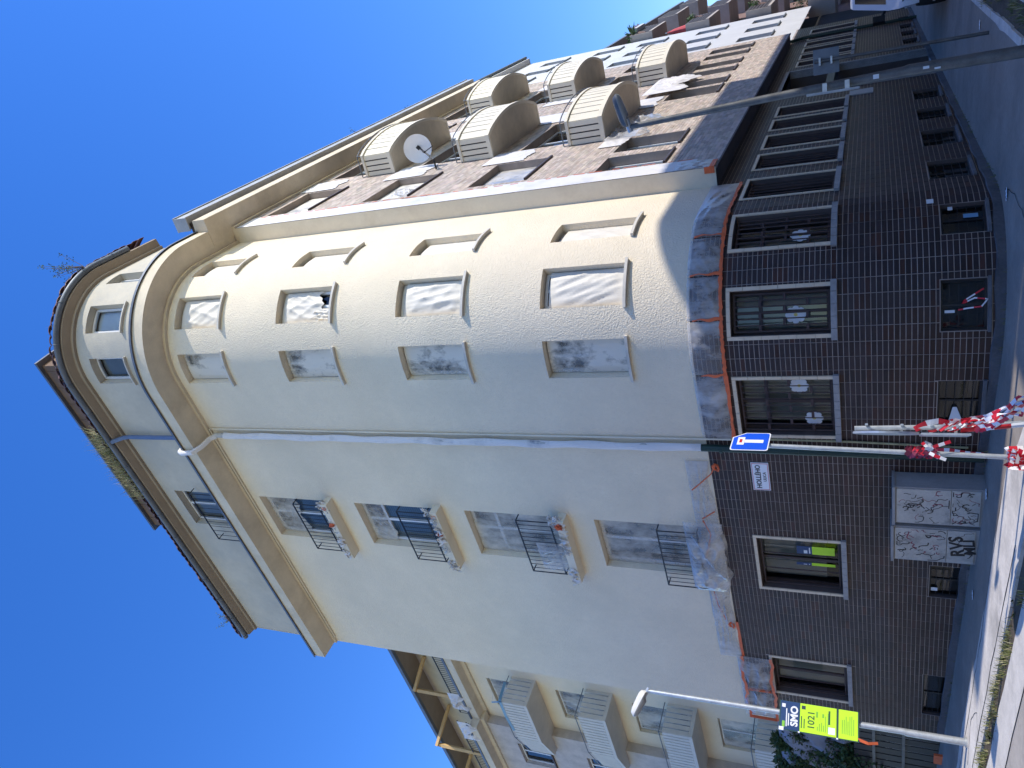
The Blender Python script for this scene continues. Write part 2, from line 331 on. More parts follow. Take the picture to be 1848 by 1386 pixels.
# pavement round the corner with its kerb, soil strip, then the road
def pave_off(w_):
    if w_ <= 0: return 2.50
    if w_ >= LC: return 1.92
    return 2.50 - 0.58*(w_/LC)
PW = [-30, -25, -20, -16, -12]+[-10+0.5*i for i in range(20)]+wsteps(0.0, LC, (), 0.25)+[LC+0.5*i for i in range(1, 30)]+[LC+18, LC+24, LC+34, LC+60]
def strip(mb, fo0, fo1, dz0, dz1, m=0, jit=0.0):
    vs = []; fs = []
    for w_ in PW:
        for fo, dz in ((fo0, dz0), (fo1, dz1)):
            p = pth(w_, fo(w_)+random.uniform(-jit, jit)); vs.append((p.x, p.y, gz(p.x, p.y)+dz))
    for i in range(len(PW)-1): fs.append((2*i, 2*i+1, 2*i+3, 2*i+2))
    mb.add(vs, fs, m)
M['pave_asphalt'] = mat('dark_pavement_asphalt', (0.29, 0.24, 0.19), 0.9, 0.15, 1.2, bump=0.35, bs=110, bdist=0.006, fine=0.2, stain=(0.21, 0.175, 0.14), stain_s=0.8, stain_lo=0.5, stain_hi=0.7)  # asphalt, darkened to deepen the shaded strip beside the wall
def joint(w_): return 1.35 + 0.06*math.sin(w_*1.3) + 0.04*math.sin(w_*4.1+1) + max(0.0, min(1.0, (w_+0.3)/1.6))*(pave_off(w_)-1.30)
mb = MB(); strip(mb, lambda w_: -0.25, lambda w_: min(joint(w_)+0.02, pave_off(w_)), 0.016, 0.016); mb.build('pavement', M['pave_asphalt'], kind='structure')
mb = MB(); strip(mb, lambda w_: min(joint(w_), pave_off(w_)-0.005), pave_off, 0.02, 0.02); mb.build('concrete_pavement', M['pave'], kind='structure')  # pale concrete whose colour also carries the sunlit brightness
mb = MB(); strip(mb, lambda w_: pave_off(w_)+0.10, lambda w_: pave_off(w_)+0.46, -0.004, -0.004, jit=0.03); mb.build('soil_strip', M['soil'], kind='structure')
# kerb stones, one by one, along the visible stretch
kroot = None
kb = MB(); strip(kb, lambda w_: pave_off(w_)-0.002, lambda w_: pave_off(w_)+0.02, -0.06, -0.06); kroot = kb.build('kerb', M['kerb'], kind='structure')
w_ = -13.0
while w_ < LC+10:
    ln = 0.98 if (w_ < -0.6 or w_ > LC) else 0.42
    a, b = w_+0.008, w_+ln-0.008; mb = MB(); j = random.uniform(-0.02, 0.02); h = 0.026+random.uniform(-0.008, 0.01)
    pts = []
    for dz in (-0.12, h):
        for ww, o in ((a, pave_off(a)-0.0), (b, pave_off(b)-0.0), (b, pave_off(b)+0.12+j), (a, pave_off(a)+0.12+j*0.4)):
            p = pth(ww, o); pts.append((p.x, p.y, gz(p.x, p.y)+dz))
    mb.hexa(pts); mb.build('kerb_stone', M['kerb'], kroot); w_ += ln
# cracks in the pavement
def crack(pts, wd, par):
    mb = MB(); pp = []
    for (a, b) in zip(pts, pts[1:]):
        for i in range(6):
            t = i/6; w0 = a[0]+(b[0]-a[0])*t; o0 = a[1]+(b[1]-a[1])*t+random.uniform(-0.035, 0.035); pp.append((w0, o0))
    for a, b in zip(pp, pp[1:]):
        q = []
        for (w0, o0) in (a, b):
            for s_ in (-1, 1):
                p = pth(w0, o0+s_*wd*random.uniform(0.3, 1.0)); q.append((p.x, p.y, gz(p.x, p.y)+0.0235))
        mb.add(q, [(0, 1, 3, 2)])
    return mb.build('crack', M['crack'], par)
pav = bpy.data.objects['pavement']
crack([(-1.0, 1.25), (-3.9, 1.5), (-5.2, 1.55), (-9, 1.7)], 0.014, pav)
crack([(-5.2, 2.4), (-5.0, 2.0), (-5.6, 1.75), (-6.6, 2.1)], 0.012, pav)
crack([(ph(75), 0.3), (ph(55), 0.9), (ph(40), 1.6), (ph(30), 2.1)], 0.012, pav)
crack([(-1.0, 2.35), (-4.0, 2.3), (-8.0, 2.38)], 0.02, pav)
# a patched concrete band beside the soil strip
mb = MB(); strip(mb, lambda w_: pave_off(w_)+0.44, lambda w_: pave_off(w_)+1.15, 0.0, 0.0, jit=0.04); mb.build('road_edge', M['kerb'], kind='structure')
# weeds and grass in the soil strip
mb = MB()
def blade(mb, x, y, z, h, lean, wd, m):
    a = random.uniform(0, 6.283); dx, dy = math.cos(a)*lean, math.sin(a)*lean; px, py = -math.sin(a)*wd, math.cos(a)*wd
    mb.add([(x-px, y-py, z), (x+px, y+py, z), (x+dx*0.5+px*0.7, y+dy*0.5+py*0.7, z+h*0.65), (x+dx*0.5-px*0.7, y+dy*0.5-py*0.7, z+h*0.65), (x+dx, y+dy, z+h)],
           [(0, 1, 2, 3), (3, 2, 4)], m)
clumps = [(-random.uniform(0.3, 9.5), random.uniform(0.08, 0.48)) for _ in range(16)] + [(random.uniform(0, LC+9), random.uniform(0.05, 0.5)) for _ in range(35)] + [(-random.uniform(2.2, 5.5), random.uniform(0.1, 0.4)) for _ in range(20)]
for cw, co in clumps:
    n = random.randint(6, 60); s_ = random.uniform(0.03, 0.22)
    for _ in range(n):
        p = pth(cw+random.gauss(0, s_), pave_off(cw)+co+random.gauss(0, 0.05))
        blade(mb, p.x, p.y, gz(p.x, p.y)-0.01, random.uniform(0.03, 0.12), random.uniform(0.02, 0.10), random.uniform(0.003, 0.006), 0 if random.random() < 0.65 else 1)
for _ in range(70):
    cw = -random.uniform(-2.5, 9.0); p = pth(cw, pave_off(cw)+random.uniform(0.1, 0.45)); zc = gz(p.x, p.y)
    for _k in range(random.randint(4, 12)):
        a = random.uniform(0, 6.28); l_ = random.uniform(0.03, 0.08); e = Vector((math.cos(a)*l_, math.sin(a)*l_, random.uniform(0.01, 0.06))); q = Vector((p.x, p.y, zc)); sdv = Vector((-math.sin(a), math.cos(a), 0))*l_*0.22
        mb.add([q, q+e*0.55+sdv, q+e, q+e*0.55-sdv], [(0, 1, 2, 3)], 0)
for _ in range(500):                        # sparse weeds in the joint along the wall
    cw = random.uniform(-9, LC+6); p = pth(cw, 0.03+abs(random.gauss(0, 0.03)))
    if random.random() < 0.5*(1+math.sin(cw*2.3)): blade(mb, p.x, p.y, gz(p.x, p.y), random.uniform(0.02, 0.1), 0.04, 0.005, 0)
tag(mb.build('kerb_grass', [M['grass'], M['dry']], kind='stuff'), 'grass and weeds growing along the broken kerb', 'grass')

# ------------------------------------------------------------------ corner building
B = thing('apartment_building', 'freshly plastered cream corner apartment block with rounded corner and brown tiled ground floor', 'building')
TE = 9.22; SP = 1.446
zt = [2.075, 5.159, 8.089, 10.977, 13.85]; zb = [0.563, 3.684, 6.675, 9.594, 12.515]; zl = [0, 5.087, 8.016, 10.908, 13.778]
cols = [(ph(-2.43), ph(19.95)), (ph(37.24), ph(59.98)), (ph(79.03), ph(101.32))]
FR = (-4.855, -3.515)                       # French windows on the left flank, in w
slab_t = [0, 2.86, 5.80, 8.72, 11.66]
ZCB = 2.66

def wall(mb, w0, w1, z0, z1, ops, off, depth, m=0, mr=0, zs=()):
    we = [e for o in ops for e in o[:2]]; ws = wsteps(w0, w1, we)
    zz = sorted({round(z0, 4), round(z1, 4)} | {round(e, 4) for o in ops for e in o[2:4] if z0 < e < z1} | {round(q, 4) for q in zs})
    idx = {}; vs = []; fs = []
    def vi(i, j):
        if (i, j) not in idx: idx[(i, j)] = len(vs); vs.append(P(ws[i], off, zz[j]))
        return idx[(i, j)]
    for i in range(len(ws)-1):
        for j in range(len(zz)-1):
            cw, cz = (ws[i]+ws[i+1])/2, (zz[j]+zz[j+1])/2
            if any(o[0] < cw < o[1] and o[2] < cz < o[3] for o in ops): continue
            fs.append((vi(i, j), vi(i+1, j), vi(i+1, j+1), vi(i, j+1)))
    mb.add(vs, fs, m)
    for o in ops:
        ow = wsteps(o[0], o[1])
        for a, b in zip(ow, ow[1:]):
            for z in (o[2], o[3]): mb.quad(P(a, off, z), P(b, off, z), P(b, off-depth, z), P(a, off-depth, z), mr)
        for a in (o[0], o[1]): mb.quad(P(a, off, o[2]), P(a, off, o[3]), P(a, off-depth, o[3]), P(a, off-depth, o[2]), mr)

def wframe(mb, w0, w1, z0, z1, off, th, dp, m=0, mull=(), trans=()):
    mb.fbox(w0, w1, off-dp, off, z0, z0+th, m); mb.fbox(w0, w1, off-dp, off, z1-th, z1, m)
    mb.fbox(w0, w0+th, off-dp+.001, off-.001, z0+th, z1-th, m); mb.fbox(w1-th, w1, off-dp+.001, off-.001, z0+th, z1-th, m)
    for q in mull: mb.fbox(q-th/2, q+th/2, off-dp+.002, off-.002, z0+th, z1-th, m)
    for q in trans: mb.fbox(w0+th, w1-th, off-dp+.003, off-.003, q-th/2, q+th/2, m)
def pane(parent, w0, w1, z0, z1, off, m='glass', name='pane'):
    mb = MB(); ws = wsteps(w0, w1)
    for a, b in zip(ws, ws[1:]): mb.quad(P(a, off, z0), P(b, off, z0), P(b, off, z1), P(a, off, z1))
    return mb.build(name, M[m], parent, smooth=True)
def sheet(name, parent, w0, w1, z0, z1, off, m, amp=0.02, bulge=0.0, nu=26, nv=26, seed=0, edge=0.0, sag=0.0, fold=1.0):
    rnd = random.Random(seed); ks = [(rnd.uniform(4, 16)*fold, rnd.uniform(-10, 14)*fold, rnd.uniform(0, 6.3), rnd.uniform(0.3, 1)) for _ in range(5)]
    def fn(a, b):
        d = sum(c*(1-abs(math.sin(k1*a+k2*b+p)))**2 for k1, k2, p, c in ks)/2.2
        env = min(1, 6*min(a, 1-a), 6*min(b, 1-b))
        e = edge*math.sin(9*a+seed)*math.sin(5*b+1)*(0.5+0.5*math.sin(23*a+seed)) if edge else 0
        return P(w0+(w1-w0)*a, off+amp*d*env+bulge*math.sin(math.pi*a)**0.5*math.sin(math.pi*b)**0.7, z0+(z1-z0)*b-sag*math.sin(math.pi*a)*b+e*(1-b))
    mb = MB(); mb.grid(fn, nu, nv); return mb.build(name, m, parent, smooth=True, angle=60)
def curved_sill(parent, w0, w1, z, off, m='sill', pr=0.09, th=0.045, side=0.05):
    mb = MB(); mb.sweep([(off-0.12, z-th), (off+pr, z-th-0.015), (off+pr, z-0.012), (off-0.12, z+0.008)], w0-side, w1+side)
    return mb.build('sill', M[m], parent)

# dark-coloured rear volume, added to close the block and imitate unlit rooms
mb = MB()
core = [pth(-TE+0.25, -0.75), pth(0, -0.75)]+[pth(LC*i/8, -0.75) for i in range(1, 9)]+[pth(LC+17.2, -0.75), pth(LC+17.2, -9), pth(-TE+0.25, -9)]
mb.prism([(p.x, p.y) for p in core], gz(0, 12)-0.4, 16.9+ZO); mb.build('interior', M['dark'], B)
mb = MB(); p0, p1 = pth(-TE, 0), pth(-TE, -9.0)
mb.quad((p0.x, p0.y, -0.5), (p1.x, p1.y, -0.5), (p1.x, p1.y, 17.2+ZO), (p0.x, p0.y, 17.2+ZO)); mb.build('side_wall', M['plaster'], B)

# cream upper wall with all its openings
ops = []
for k in range(1, 5):
    for c in cols: ops.append((c[0], c[1], zb[k], zt[k]))
    ops.append((FR[0], FR[1], slab_t[k], zl[k]))
mb = MB(); wall(mb, -TE, LC+SP, ZCB, 14.2, ops, 0.0, 0.30)
mb.fbox(-TE, LC+SP, -0.10, 0.012, ZCB-0.035, ZCB)           # drip edge under the plaster
mb.build('upper_wall', M['plaster'], B, smooth=True)

# upper windows on the curve
for ci, c in enumerate(cols):
    for k in range(1, 5):
        w0, w1, z0, z1 = c[0], c[1], zb[k], zt[k]
        mb = MB(); wframe(mb, w0+0.01, w1-0.01, z0+0.01, z1-0.01, -0.18, 0.06, 0.06, mull=((w0+w1)/2,))
        W = mb.build('window', M['white_frame'], B)
        pane(W, w0+0.03, w1-0.03, z0+0.03, z1-0.03, -0.21)
        curved_sill(W, w0, w1, z0+0.012, 0.0, pr=0.075)
        sd_ = ci*10+k
        if ci == 0:
            sheet('masking_film', W, w0+0.015, w1-0.015, z0+0.02, z1-0.02, -0.155, M['film_torn'], amp=0.02, seed=sd_)
        elif ci == 1 and k == 3:
            sheet('masking_film', W, w0+0.02, w1-0.02, z0+0.36, z1-0.10, -0.14, M['film_white'], amp=0.05, seed=sd_, edge=0.12)
            sheet('masking_film', W, w0+0.02, w0+0.30, z0+0.06, z0+0.62, -0.15, M['film_white'], amp=0.05, seed=sd_+3)
        else:
            sheet('masking_film', W, w0+0.02, w1-0.02, z0+0.02, z1-0.11, -0.13, M['film_white'], amp=0.05 if ci == 1 else 0.03, bulge=0.02, seed=sd_)

# French windows on the left flank with ledges and railings
def railing(parent, w0, w1, z0, z1, off, nb=13, side=0.26, m='iron'):
    mb = MB()
    for z in (z0+0.04, z1): mb.bar(P(w0, off, z), P(w1, off, z), 0.022, 0.022); mb.bar(P(w0, off, z), P(w0, off-side, z), 0.018, 0.018); mb.bar(P(w1, off, z), P(w1, off-side, z), 0.018, 0.018)
    for i in range(nb+1):
        w_ = w0+(w1-w0)*i/nb; r_ = 0.011 if 0 < i < nb else 0.02
        mb.bar(P(w_, off, z0), P(w_, off, z1), r_, r_)
    return mb.build('railing', M[m], parent)
def scraps(parent, pts, n, size, mats, name='plastic_scrap', seed=1, dz=0.12):
    rnd = random.Random(seed)
    mb = MB()
    for _ in range(n):
        w_, o, z = pts[rnd.randrange(len(pts))]; a = rnd.uniform(-0.5, 0.5)*size; hz = rnd.uniform(0.4, 1)*dz
        k = [rnd.uniform(-0.05, 0.05) for _ in range(12)]
        mi = rnd.randrange(len(mats))
        def fn(u_, v_): return P(w_+(u_-0.5)*size+k[0]*math.sin(6*v_), o+0.03*math.sin(9*u_+7*v_+k[1]*90)+k[2], z-hz*v_+0.05*math.sin(8*u_+k[3]*60)+0.03*math.sin(17*u_+5*v_))
        mb.grid(fn, 7, 6, mi)
    return mb.build(name, [M[q] for q in mats], parent, smooth=True, angle=70, kind='stuff')
for k in range(1, 5):
    w0, w1 = FR; z0, z1 = slab_t[k], zl[k]
    mb = MB(); wframe(mb, w0+0.01, w1-0.01, z0+0.01, z1-0.01, -0.20, 0.07, 0.06, mull=((w0+w1)/2,), trans=(z0+1.62,) if k in (2, 3) else ())
    W = mb.build('french_window', M['white_frame'], B)
    pane(W, w0+0.03, w1-0.03, z0+0.03, z1-0.03, -0.23, 'blueglass')
    if k in (3, 4):
        mb = MB(); n = 26
        for i in range(n):
            zq = z0+0.1+(1.5)*i/n
            mb.fbox(w0+0.09, (w0+w1)/2-0.05, -0.262, -0.25, zq, zq+0.045)
            mb.fbox((w0+w1)/2+0.05, w1-0.09, -0.262, -0.25, zq, zq+0.045)
        mb.build('blind', M['blind_blue'], W)
        sheet('masking_film', W, w0+0.03, w1-0.03, z0+(1.55 if k == 3 else 1.2), z1-0.02, -0.15, M['film_spray'], amp=0.05, seed=50+k, edge=0.10)
    else:
        sheet('masking_film', W, w0+0.015, w1-0.015, z0+0.02, z1-0.02, -0.15, M['film_spray'], amp=0.03, seed=50+k)
    if k > 1:
        mb = MB(); mb.fbox(w0-0.32, w1+0.12, -0.02, 0.26, z0-0.17, z0-0.002); mb.build('ledge', M['plaster_smooth'], W)
        scraps(W, [(w0-0.25+0.13*i, 0.28, z0-0.02) for i in range(14)]+[(w1+0.05, 0.2, z0+0.05*j) for j in range(5)], 16, 0.22, ['film_wall', 'film_clear', 'film_wall'], seed=70+k, dz=0.13)
        scraps(W, [(w1+0.02, 0.26, z0-0.02), (w1, 0.27, z0-0.06), (w1-0.5, 0.28, z0-0.05)], 3, 0.06, ['orange'], name='orange_scrap', seed=90+k, dz=0.05)
    railing(W, w0-0.185, w1-0.005, z0+(0.14 if k > 1 else 0.14), z0+0.93, 0.17, side=0.18)
# drape of film caught on the second-floor railing
sheet('masking_film', bpy.data.objects['french_window.001'], FR[0]-0.05, FR[0]+0.75, slab_t[2]-0.02, slab_t[2]+0.62, 0.20, M['film_clear'], amp=0.08, seed=33, fold=0.8)

# cornices, attic, eaves
mb = MB()
mb.sweep([(0.0, 14.06), (0.07, 14.06), (0.07, 14.14), (0.57, 14.15), (0.57, 14.50), (0.0, 14.60)], -TE, LC+SP-0.02, extra=[-TE+i for i in range(1, 9)])
mb.build('cornice', M['cornice'], B, smooth=True)
mb = MB(); mb.sweep([(0.05, 14.605), (0.60, 14.505), (0.605, 14.46), (0.612, 14.46), (0.612, 14.52), (0.05, 14.63)], -TE-0.02, LC+SP-0.3); mb.build('cornice_flashing', M['gutter'], B)
aops = [(ph(-1.7), ph(19), 15.54, 16.78), (ph(38), ph(59.4), 15.54, 16.79), (ph(81.2), ph(97), 15.54, 16.78), (-4.73, -3.53, 14.72, 16.72)]
mb = MB(); wall(mb, -TE-0.03, LC+SP+0.4, 14.55, 17.4, aops, -0.01, 0.28); mb.build('attic_wall', M['attic_plaster'], B, smooth=True)
pA, pB = pth(-TE-0.03, -0.01), pth(-TE-0.03, -8)
mb = MB(); mb.quad((pA.x, pA.y, 16), (pB.x, pB.y, 16), (pB.x, pB.y, 18.9), (pA.x, pA.y, 18.9))
pA, pB = pth(LC+SP+0.4, -0.01), pth(LC+SP+0.4, -8); mb.quad((pA.x, pA.y, 16), (pB.x, pB.y, 16), (pB.x, pB.y, 18.9), (pA.x, pA.y, 18.9)); mb.build('attic_gable', M['attic_plaster'], B)
for o in aops:
    mb = MB(); wframe(mb, o[0]+.01, o[1]-.01, o[2]+.01, o[3]-.01, -0.18, 0.055, 0.06, mull=() if o[2] > 15 else ((o[0]+o[1])/2,), trans=())
    W = mb.build('attic_window', M['white_frame'], B); pane(W, o[0]+.03, o[1]-.03, o[2]+.03, o[3]-.03, -0.21, 'blueglass')
    pane(W, o[0]+.03, o[1]-.03, o[2]+.03, o[3]-.03, -0.30, 'paper' if o[0] > ph(30) else 'curtain', 'blind')  # pale sheet behind the glass stands in for bright sky reflection
    if o[2] > 15: curved_sill(W, o[0], o[1], o[2]+0.012, 0.0, pr=0.06, th=0.03, side=0.03)
    else: railing(W, o[0]-0.28, o[1]+0.16, 14.62, 15.86, 0.22, nb=10, side=0.2)
mb = MB(); mb.sweep([(-0.02, 17.13), (0.06, 17.13), (0.07, 17.20), (0.26, 17.24), (0.26, 17.33), (-0.02, 17.40)], -TE-0.04, LC+SP+0.4); mb.build('eave', M['tan_soffit'], B, smooth=True)
# gutter, an open half-round, in lengths with brackets
gp = []
for i in range(9):
    a = math.pi+math.pi*i/8; gp.append((0.32+0.075*math.cos(a), 17.36+0.075*math.sin(a)))
gi = [(0.32+0.068*math.cos(math.pi+math.pi*i/8), 17.365+0.068*math.sin(math.pi+math.pi*i/8)) for i in range(8, -1, -1)]
mb = MB(); mb.sweep(gp+gi, -TE-0.10, LC+1.0); ww = -TE
while ww < LC+0.9:
    mb.tube([P(ww, 0.32+0.082*math.cos(math.pi+math.pi*i/6), 17.36+0.082*math.sin(math.pi+math.pi*i/6)) for i in range(7)], 0.012, 5); ww += 0.85
mb.build('gutter', M['gutter'], B, smooth=True)
# tiled roof: eave slope and rows of curved tiles at its edge
mb = MB()
mb.sweep([(0.26, 17.36), (-0.5, 18.42), (-4.5, 19.6), (-4.5, 19.5), (-0.5, 18.3), (0.22, 17.30)], -TE-0.05, -0.0)
for a, b in zip(wsteps(0, LC), wsteps(0, LC)[1:]):
    mb.quad(P(a, 0.26, 17.36), P(b, 0.26, 17.36), P(b, -0.5, 18.42), P(a, -0.5, 18.42)); mb.quad(P(a, -0.5, 18.42), P(b, -0.5, 18.42), P(b, -1.75, 18.8), P(a, -1.75, 18.8))
mb.sweep([(0.26, 17.36), (-0.5, 18.42), (-4.5, 19.6), (-4.5, 19.5), (-0.5, 18.3), (0.22, 17.30)], LC, LC+SP+0.4)
RT = mb.build('roof', M['roof_tile'], B, smooth=True)
mb = MB(); ww = -TE
while ww < LC+SP+0.3:
    for row in range(2):
        o_ = 0.39-0.20*row; zz = 17.445+0.285*row; wd = 0.10+random.uniform(-0.006, 0.006); oj = random.uniform(-0.02, 0.02); zj = random.uniform(-0.006, 0.012)
        vs = []; fs = []
        for e, (oo, zc) in enumerate(((o_+oj, zz+zj), (o_-0.23+oj, zz+0.325+zj))):
            for i in range(6):
                a = math.pi*i/5; vs.append(P(ww+wd*math.cos(a)*(1 if (0 <= ww <= LC) else 1), oo, zc+0.075*math.sin(a)))
            for i in range(5, -1, -1):
                a = math.pi*i/5; vs.append(P(ww+wd*0.8*math.cos(a), oo, zc+0.05*math.sin(a)))
        n = 12
        for i in range(n): fs.append((i, (i+1) % n, n+(i+1) % n, n+i))
        fs.append(tuple(range(n))); mb.add(vs, fs)
    ww += 0.21
mb.build('eave_tiles', M['roof_tile'], RT, kind='stuff')
# brown dormer above the eaves
mb = MB()
d0, d1 = -6.15, -0.15
poly = [pth(d0, -1.0), pth(d1, -1.0), pth(d1, -5), pth(d0, -5)]
mb.prism([(p.x, p.y) for p in poly], 17.6+ZO, 20.28+ZO); D = mb.build('dormer', M['roof_brown'], B)
mb = MB(); cen = sum((Vector(p) for p in poly), Vector((0, 0)))/len(poly)
mb.prism([tuple(cen+(Vector(p)-cen)*1.05) for p in poly], 20.282+ZO, 20.36+ZO); mb.build('dormer_edge', M['gutter'], D)
mb = MB()
for i in range(11): 
    q = pth(d0+0.3+i*0.55, -0.995); mb.bar((q.x, q.y, 18.0+ZO), (q.x, q.y, 20.27+ZO), 0.03, 0.03)
mb.build('batten', M['roof_brown'], D)
mb = MB(); mb.sweep([(-0.9, 18.2), (-2.5, 18.2), (-2.5, 19.1), (-0.9, 18.7)], -8.6, -6.2); mb.build('roof_hatch', M['panel_grey'], B)

# downpipes
mb = MB(); mb.tube([PL(1.62, 0.31, 17.30), PL(1.62, 0.14, 17.05), PL(1.62, 0.10, 16.9), PL(1.60, 0.10, 14.75)], 0.055, 10); mb.build('attic_downpipe', M['blue_pipe'], B, smooth=True)
mb = MB(); mb.tube([PL(1.60, 0.12, 14.78), PL(1.60, 0.3, 14.68), PL(1.60, 0.60, 14.62), PL(1.58, 0.66, 14.5), PL(1.56, 0.65, 14.16), PL(1.54, 0.45, 14.03), PL(1.52, 0.2, 13.98), PL(1.51, 0.10, 13.85)], 0.06, 10); mb.build('pipe_elbow', M['film_wall'], B, smooth=True)
mb = MB(); pts = [PL(1.503+0.006*math.sin(z*3), 0.085, z) for z in [13.9-0.3*i for i in range(38)]]; mb.tube(pts, [0.055+0.006*math.sin(i*1.7) for i in range(len(pts))], 10); DP = mb.build('downpipe', M['grey_pipe'], B, smooth=True)
rr = random.Random(4); mb = MB()
mb.grid(lambda a, b: PL(1.503+0.075*math.cos(math.pi*b)+0.01*math.sin(37*a), 0.075+0.08*math.sin(math.pi*b)+0.012*math.sin(61*a+5*b), 13.6-10.9*a), 160, 6); mb.build('pipe_wrap', M['film_wall'], DP, smooth=True)
mb = MB(); mb.bar(PL(1.36, 0.025, 14.02), PL(1.36, 0.025, 2.2), 0.035, 0.03, up=(1, 0, 0)); mb.bar(PL(1.36, 0.03, 14.03), PL(9.0, 0.03, 14.03), 0.03, 0.03); mb.build('cable_conduit', M['plaster_smooth'], B)
mb = MB(); mb.tube([PL(1.50, 0.09, 2.75), PL(1.50, 0.09, 2.5), PL(1.57, 0.09, -1.40)], 0.062, 10)
for z in (2.4, 1.2, 0.0, -1.1): mb.tube([PL(1.515, 0.09, z), PL(1.516, 0.09, z-0.05)], 0.074, 10)
mb.build('green_downpipe', M['green_pipe'], B, smooth=True)
mb = MB(); mb.tube([PL(1.33, 0.03, 2.2), PL(1.35, 0.03, 0.4), PL(1.42, 0.03, -1.2)], 0.018, 6); mb.build('conduit', M['dry'], B)

# ------------------------------------------------------------------ tiled ground floor
GW = [(-1.32, -0.096), (ph(16.77), ph(42.3)), (ph(60.28), ph(88.09)), (-5.07, -3.62), (-8.40, -7.12)]          # window surrounds, outer edges
RGW = [(0.45, 1.62), (2.15, 3.25), (3.60, 4.72), (5.10, 6.10), (6.35, 7.40), (12.55, 13.45), (13.75, 14.65), (14.95, 15.85), (16.2, 17.1), (17.5, 18.5), (19.0, 20.0)]
GW += [(LC+a, LC+b) for a, b in RGW]
BW = [(ph(61.2), ph(79.5), -0.82, -1.37), (ph(17.8), ph(40.0), -0.79, -1.34), (-1.01, -0.22, -0.78, -1.33), (-4.85, -4.06, -0.77, -1.30), (-8.37, -7.09, -0.73, -1.19)]
BW += [(LC+a, LC+b, -0.75, -1.33+0.015*a) for a, b in ((0.5, 1.45), (2.4, 3.45), (4.3, 5.2), (6.1, 7.0), (13.3, 14.2), (14.8, 15.7), (16.3, 17.2), (18.0, 19.0))]
DOOR = (LC+8.6, LC+11.9, -1.55, 2.17)
GZ0, GZ1 = zb[0], zt[0]; SW = 0.062
gops = [(a+SW, b-SW, GZ0+SW*0.6, GZ1-SW) for a, b in GW]+[(a, b, d, c) for a, b, c, d in BW]+[DOOR]
TW0, TW1 = -TE, LC+21.0
mb = MB(); wall(mb, TW0, TW1, -2.0, ZCB-0.03, gops, -0.0045, 0.24, 0, 1)
# entrance recess goes deeper
for a in (DOOR[0], DOOR[1]): mb.quad(P(a, -0.24, DOOR[2]), P(a, -0.24, DOOR[3]), P(a, -1.3, DOOR[3]), P(a, -1.3, DOOR[2]), 1)
mb.quad(P(DOOR[0], -0.24, DOOR[3]), P(DOOR[1], -0.24, DOOR[3]), P(DOOR[1], -1.3, DOOR[3]), P(DOOR[0], -1.3, DOOR[3]), 1)
M['reveal'] = mat('brown_reveal', (0.10, 0.075, 0.065), 0.7, 0.2, 3.0)
TWALL = mb.build('tiled_wall', [M['grout'], M['reveal']], B, smooth=True)
TM, CM, JT = 0.2305, 0.0735, 0.0105
blk = [(a-0.004, b+0.004, GZ0-0.055, GZ1+0.004) for a, b in GW]+[(a-0.012, b+0.012, d-0.03, c+0.012) for a, b, c, d in BW]+[(DOOR[0]-0.02, DOOR[1]+0.02, DOOR[2], DOOR[3]+0.02)]
tiles = []
def clip(r, bl):
    out = [r]
    for o in bl:
        nx = []
        for (a, b, c, d) in out:
            if b <= o[0] or a >= o[1] or d <= o[2] or c >= o[3]: nx.append((a, b, c, d)); continue
            if a < o[0]: nx.append((a, o[0], c, d))
            if b > o[1]: nx.append((o[1], b, c, d))
            a2, b2 = max(a, o[0]), min(b, o[1])
            if c < o[2]: nx.append((a2, b2, c, o[2]))
            if d > o[3]: nx.append((a2, b2, o[3], d))
        out = nx
    return [q for q in out if q[1]-q[0] > 0.025 and q[3]-q[2] > 0.014]
ni0, ni1 = int(math.floor(TW0/TM)), int(math.ceil(TW1/TM)); nj0, nj1 = int(math.floor(-1.9/CM)), int(math.ceil(ZCB/CM))
for i in range(ni0, ni1):
    for j in range(nj0, nj1):
        r_ = (max(TW0, i*TM)+JT/2, min(TW1, (i+1)*TM)-JT/2, j*CM+JT/2, min(ZCB-0.035, (j+1)*CM-JT/2))
        cp = pth((r_[0]+r_[1])/2, 0)
        if r_[3]+ZO < gz(cp.x, cp.y)-0.02: continue
        if r_[0] > LC+SP+0.1 and r_[2] > 2.56: continue
        tiles += [(q, i, j) for q in clip(r_, blk)]
def proj(p):
    d = Vector(p)-Vector((0, 0, ZO)); k = d.dot(_f); return (-d.dot(_u)/k*1385, -d.dot(_r)/k*1385)
def area(q):
    a = [proj(P(q[0], 0, q[2])), proj(P(q[1], 0, q[2])), proj(P(q[1], 0, q[3])), proj(P(q[0], 0, q[3]))]
    if any(abs(x) > 924 or abs(y) > 693 for x, y in a): return 0
    return abs(sum(a[i][0]*a[(i+1) % 4][1]-a[(i+1) % 4][0]*a[i][1] for i in range(4)))/2
tiles.sort(key=lambda e: -area(e[0]))
rt = random.Random(5)
def tile_tint(q):
    x, z = (q[0]+q[1])/2, (q[2]+q[3])/2
    blue = max(0, min(1, 0.5+0.5*math.sin(x*0.9+1.1)*math.sin(z*1.3+0.4)+0.35*(1 if ph(28) < x < LC+8 else -0.35)))
    v = rt.uniform(0.72, 1.22); red = rt.random() < 0.12
    c = (1.12, 0.92, 0.88) if blue < 0.45 else (0.92, 0.95, 1.14)
    if red: c = (1.30, 0.86, 0.80)
    k = 0.6*blue
    return (v*c[0], v*c[1], v*c[2])
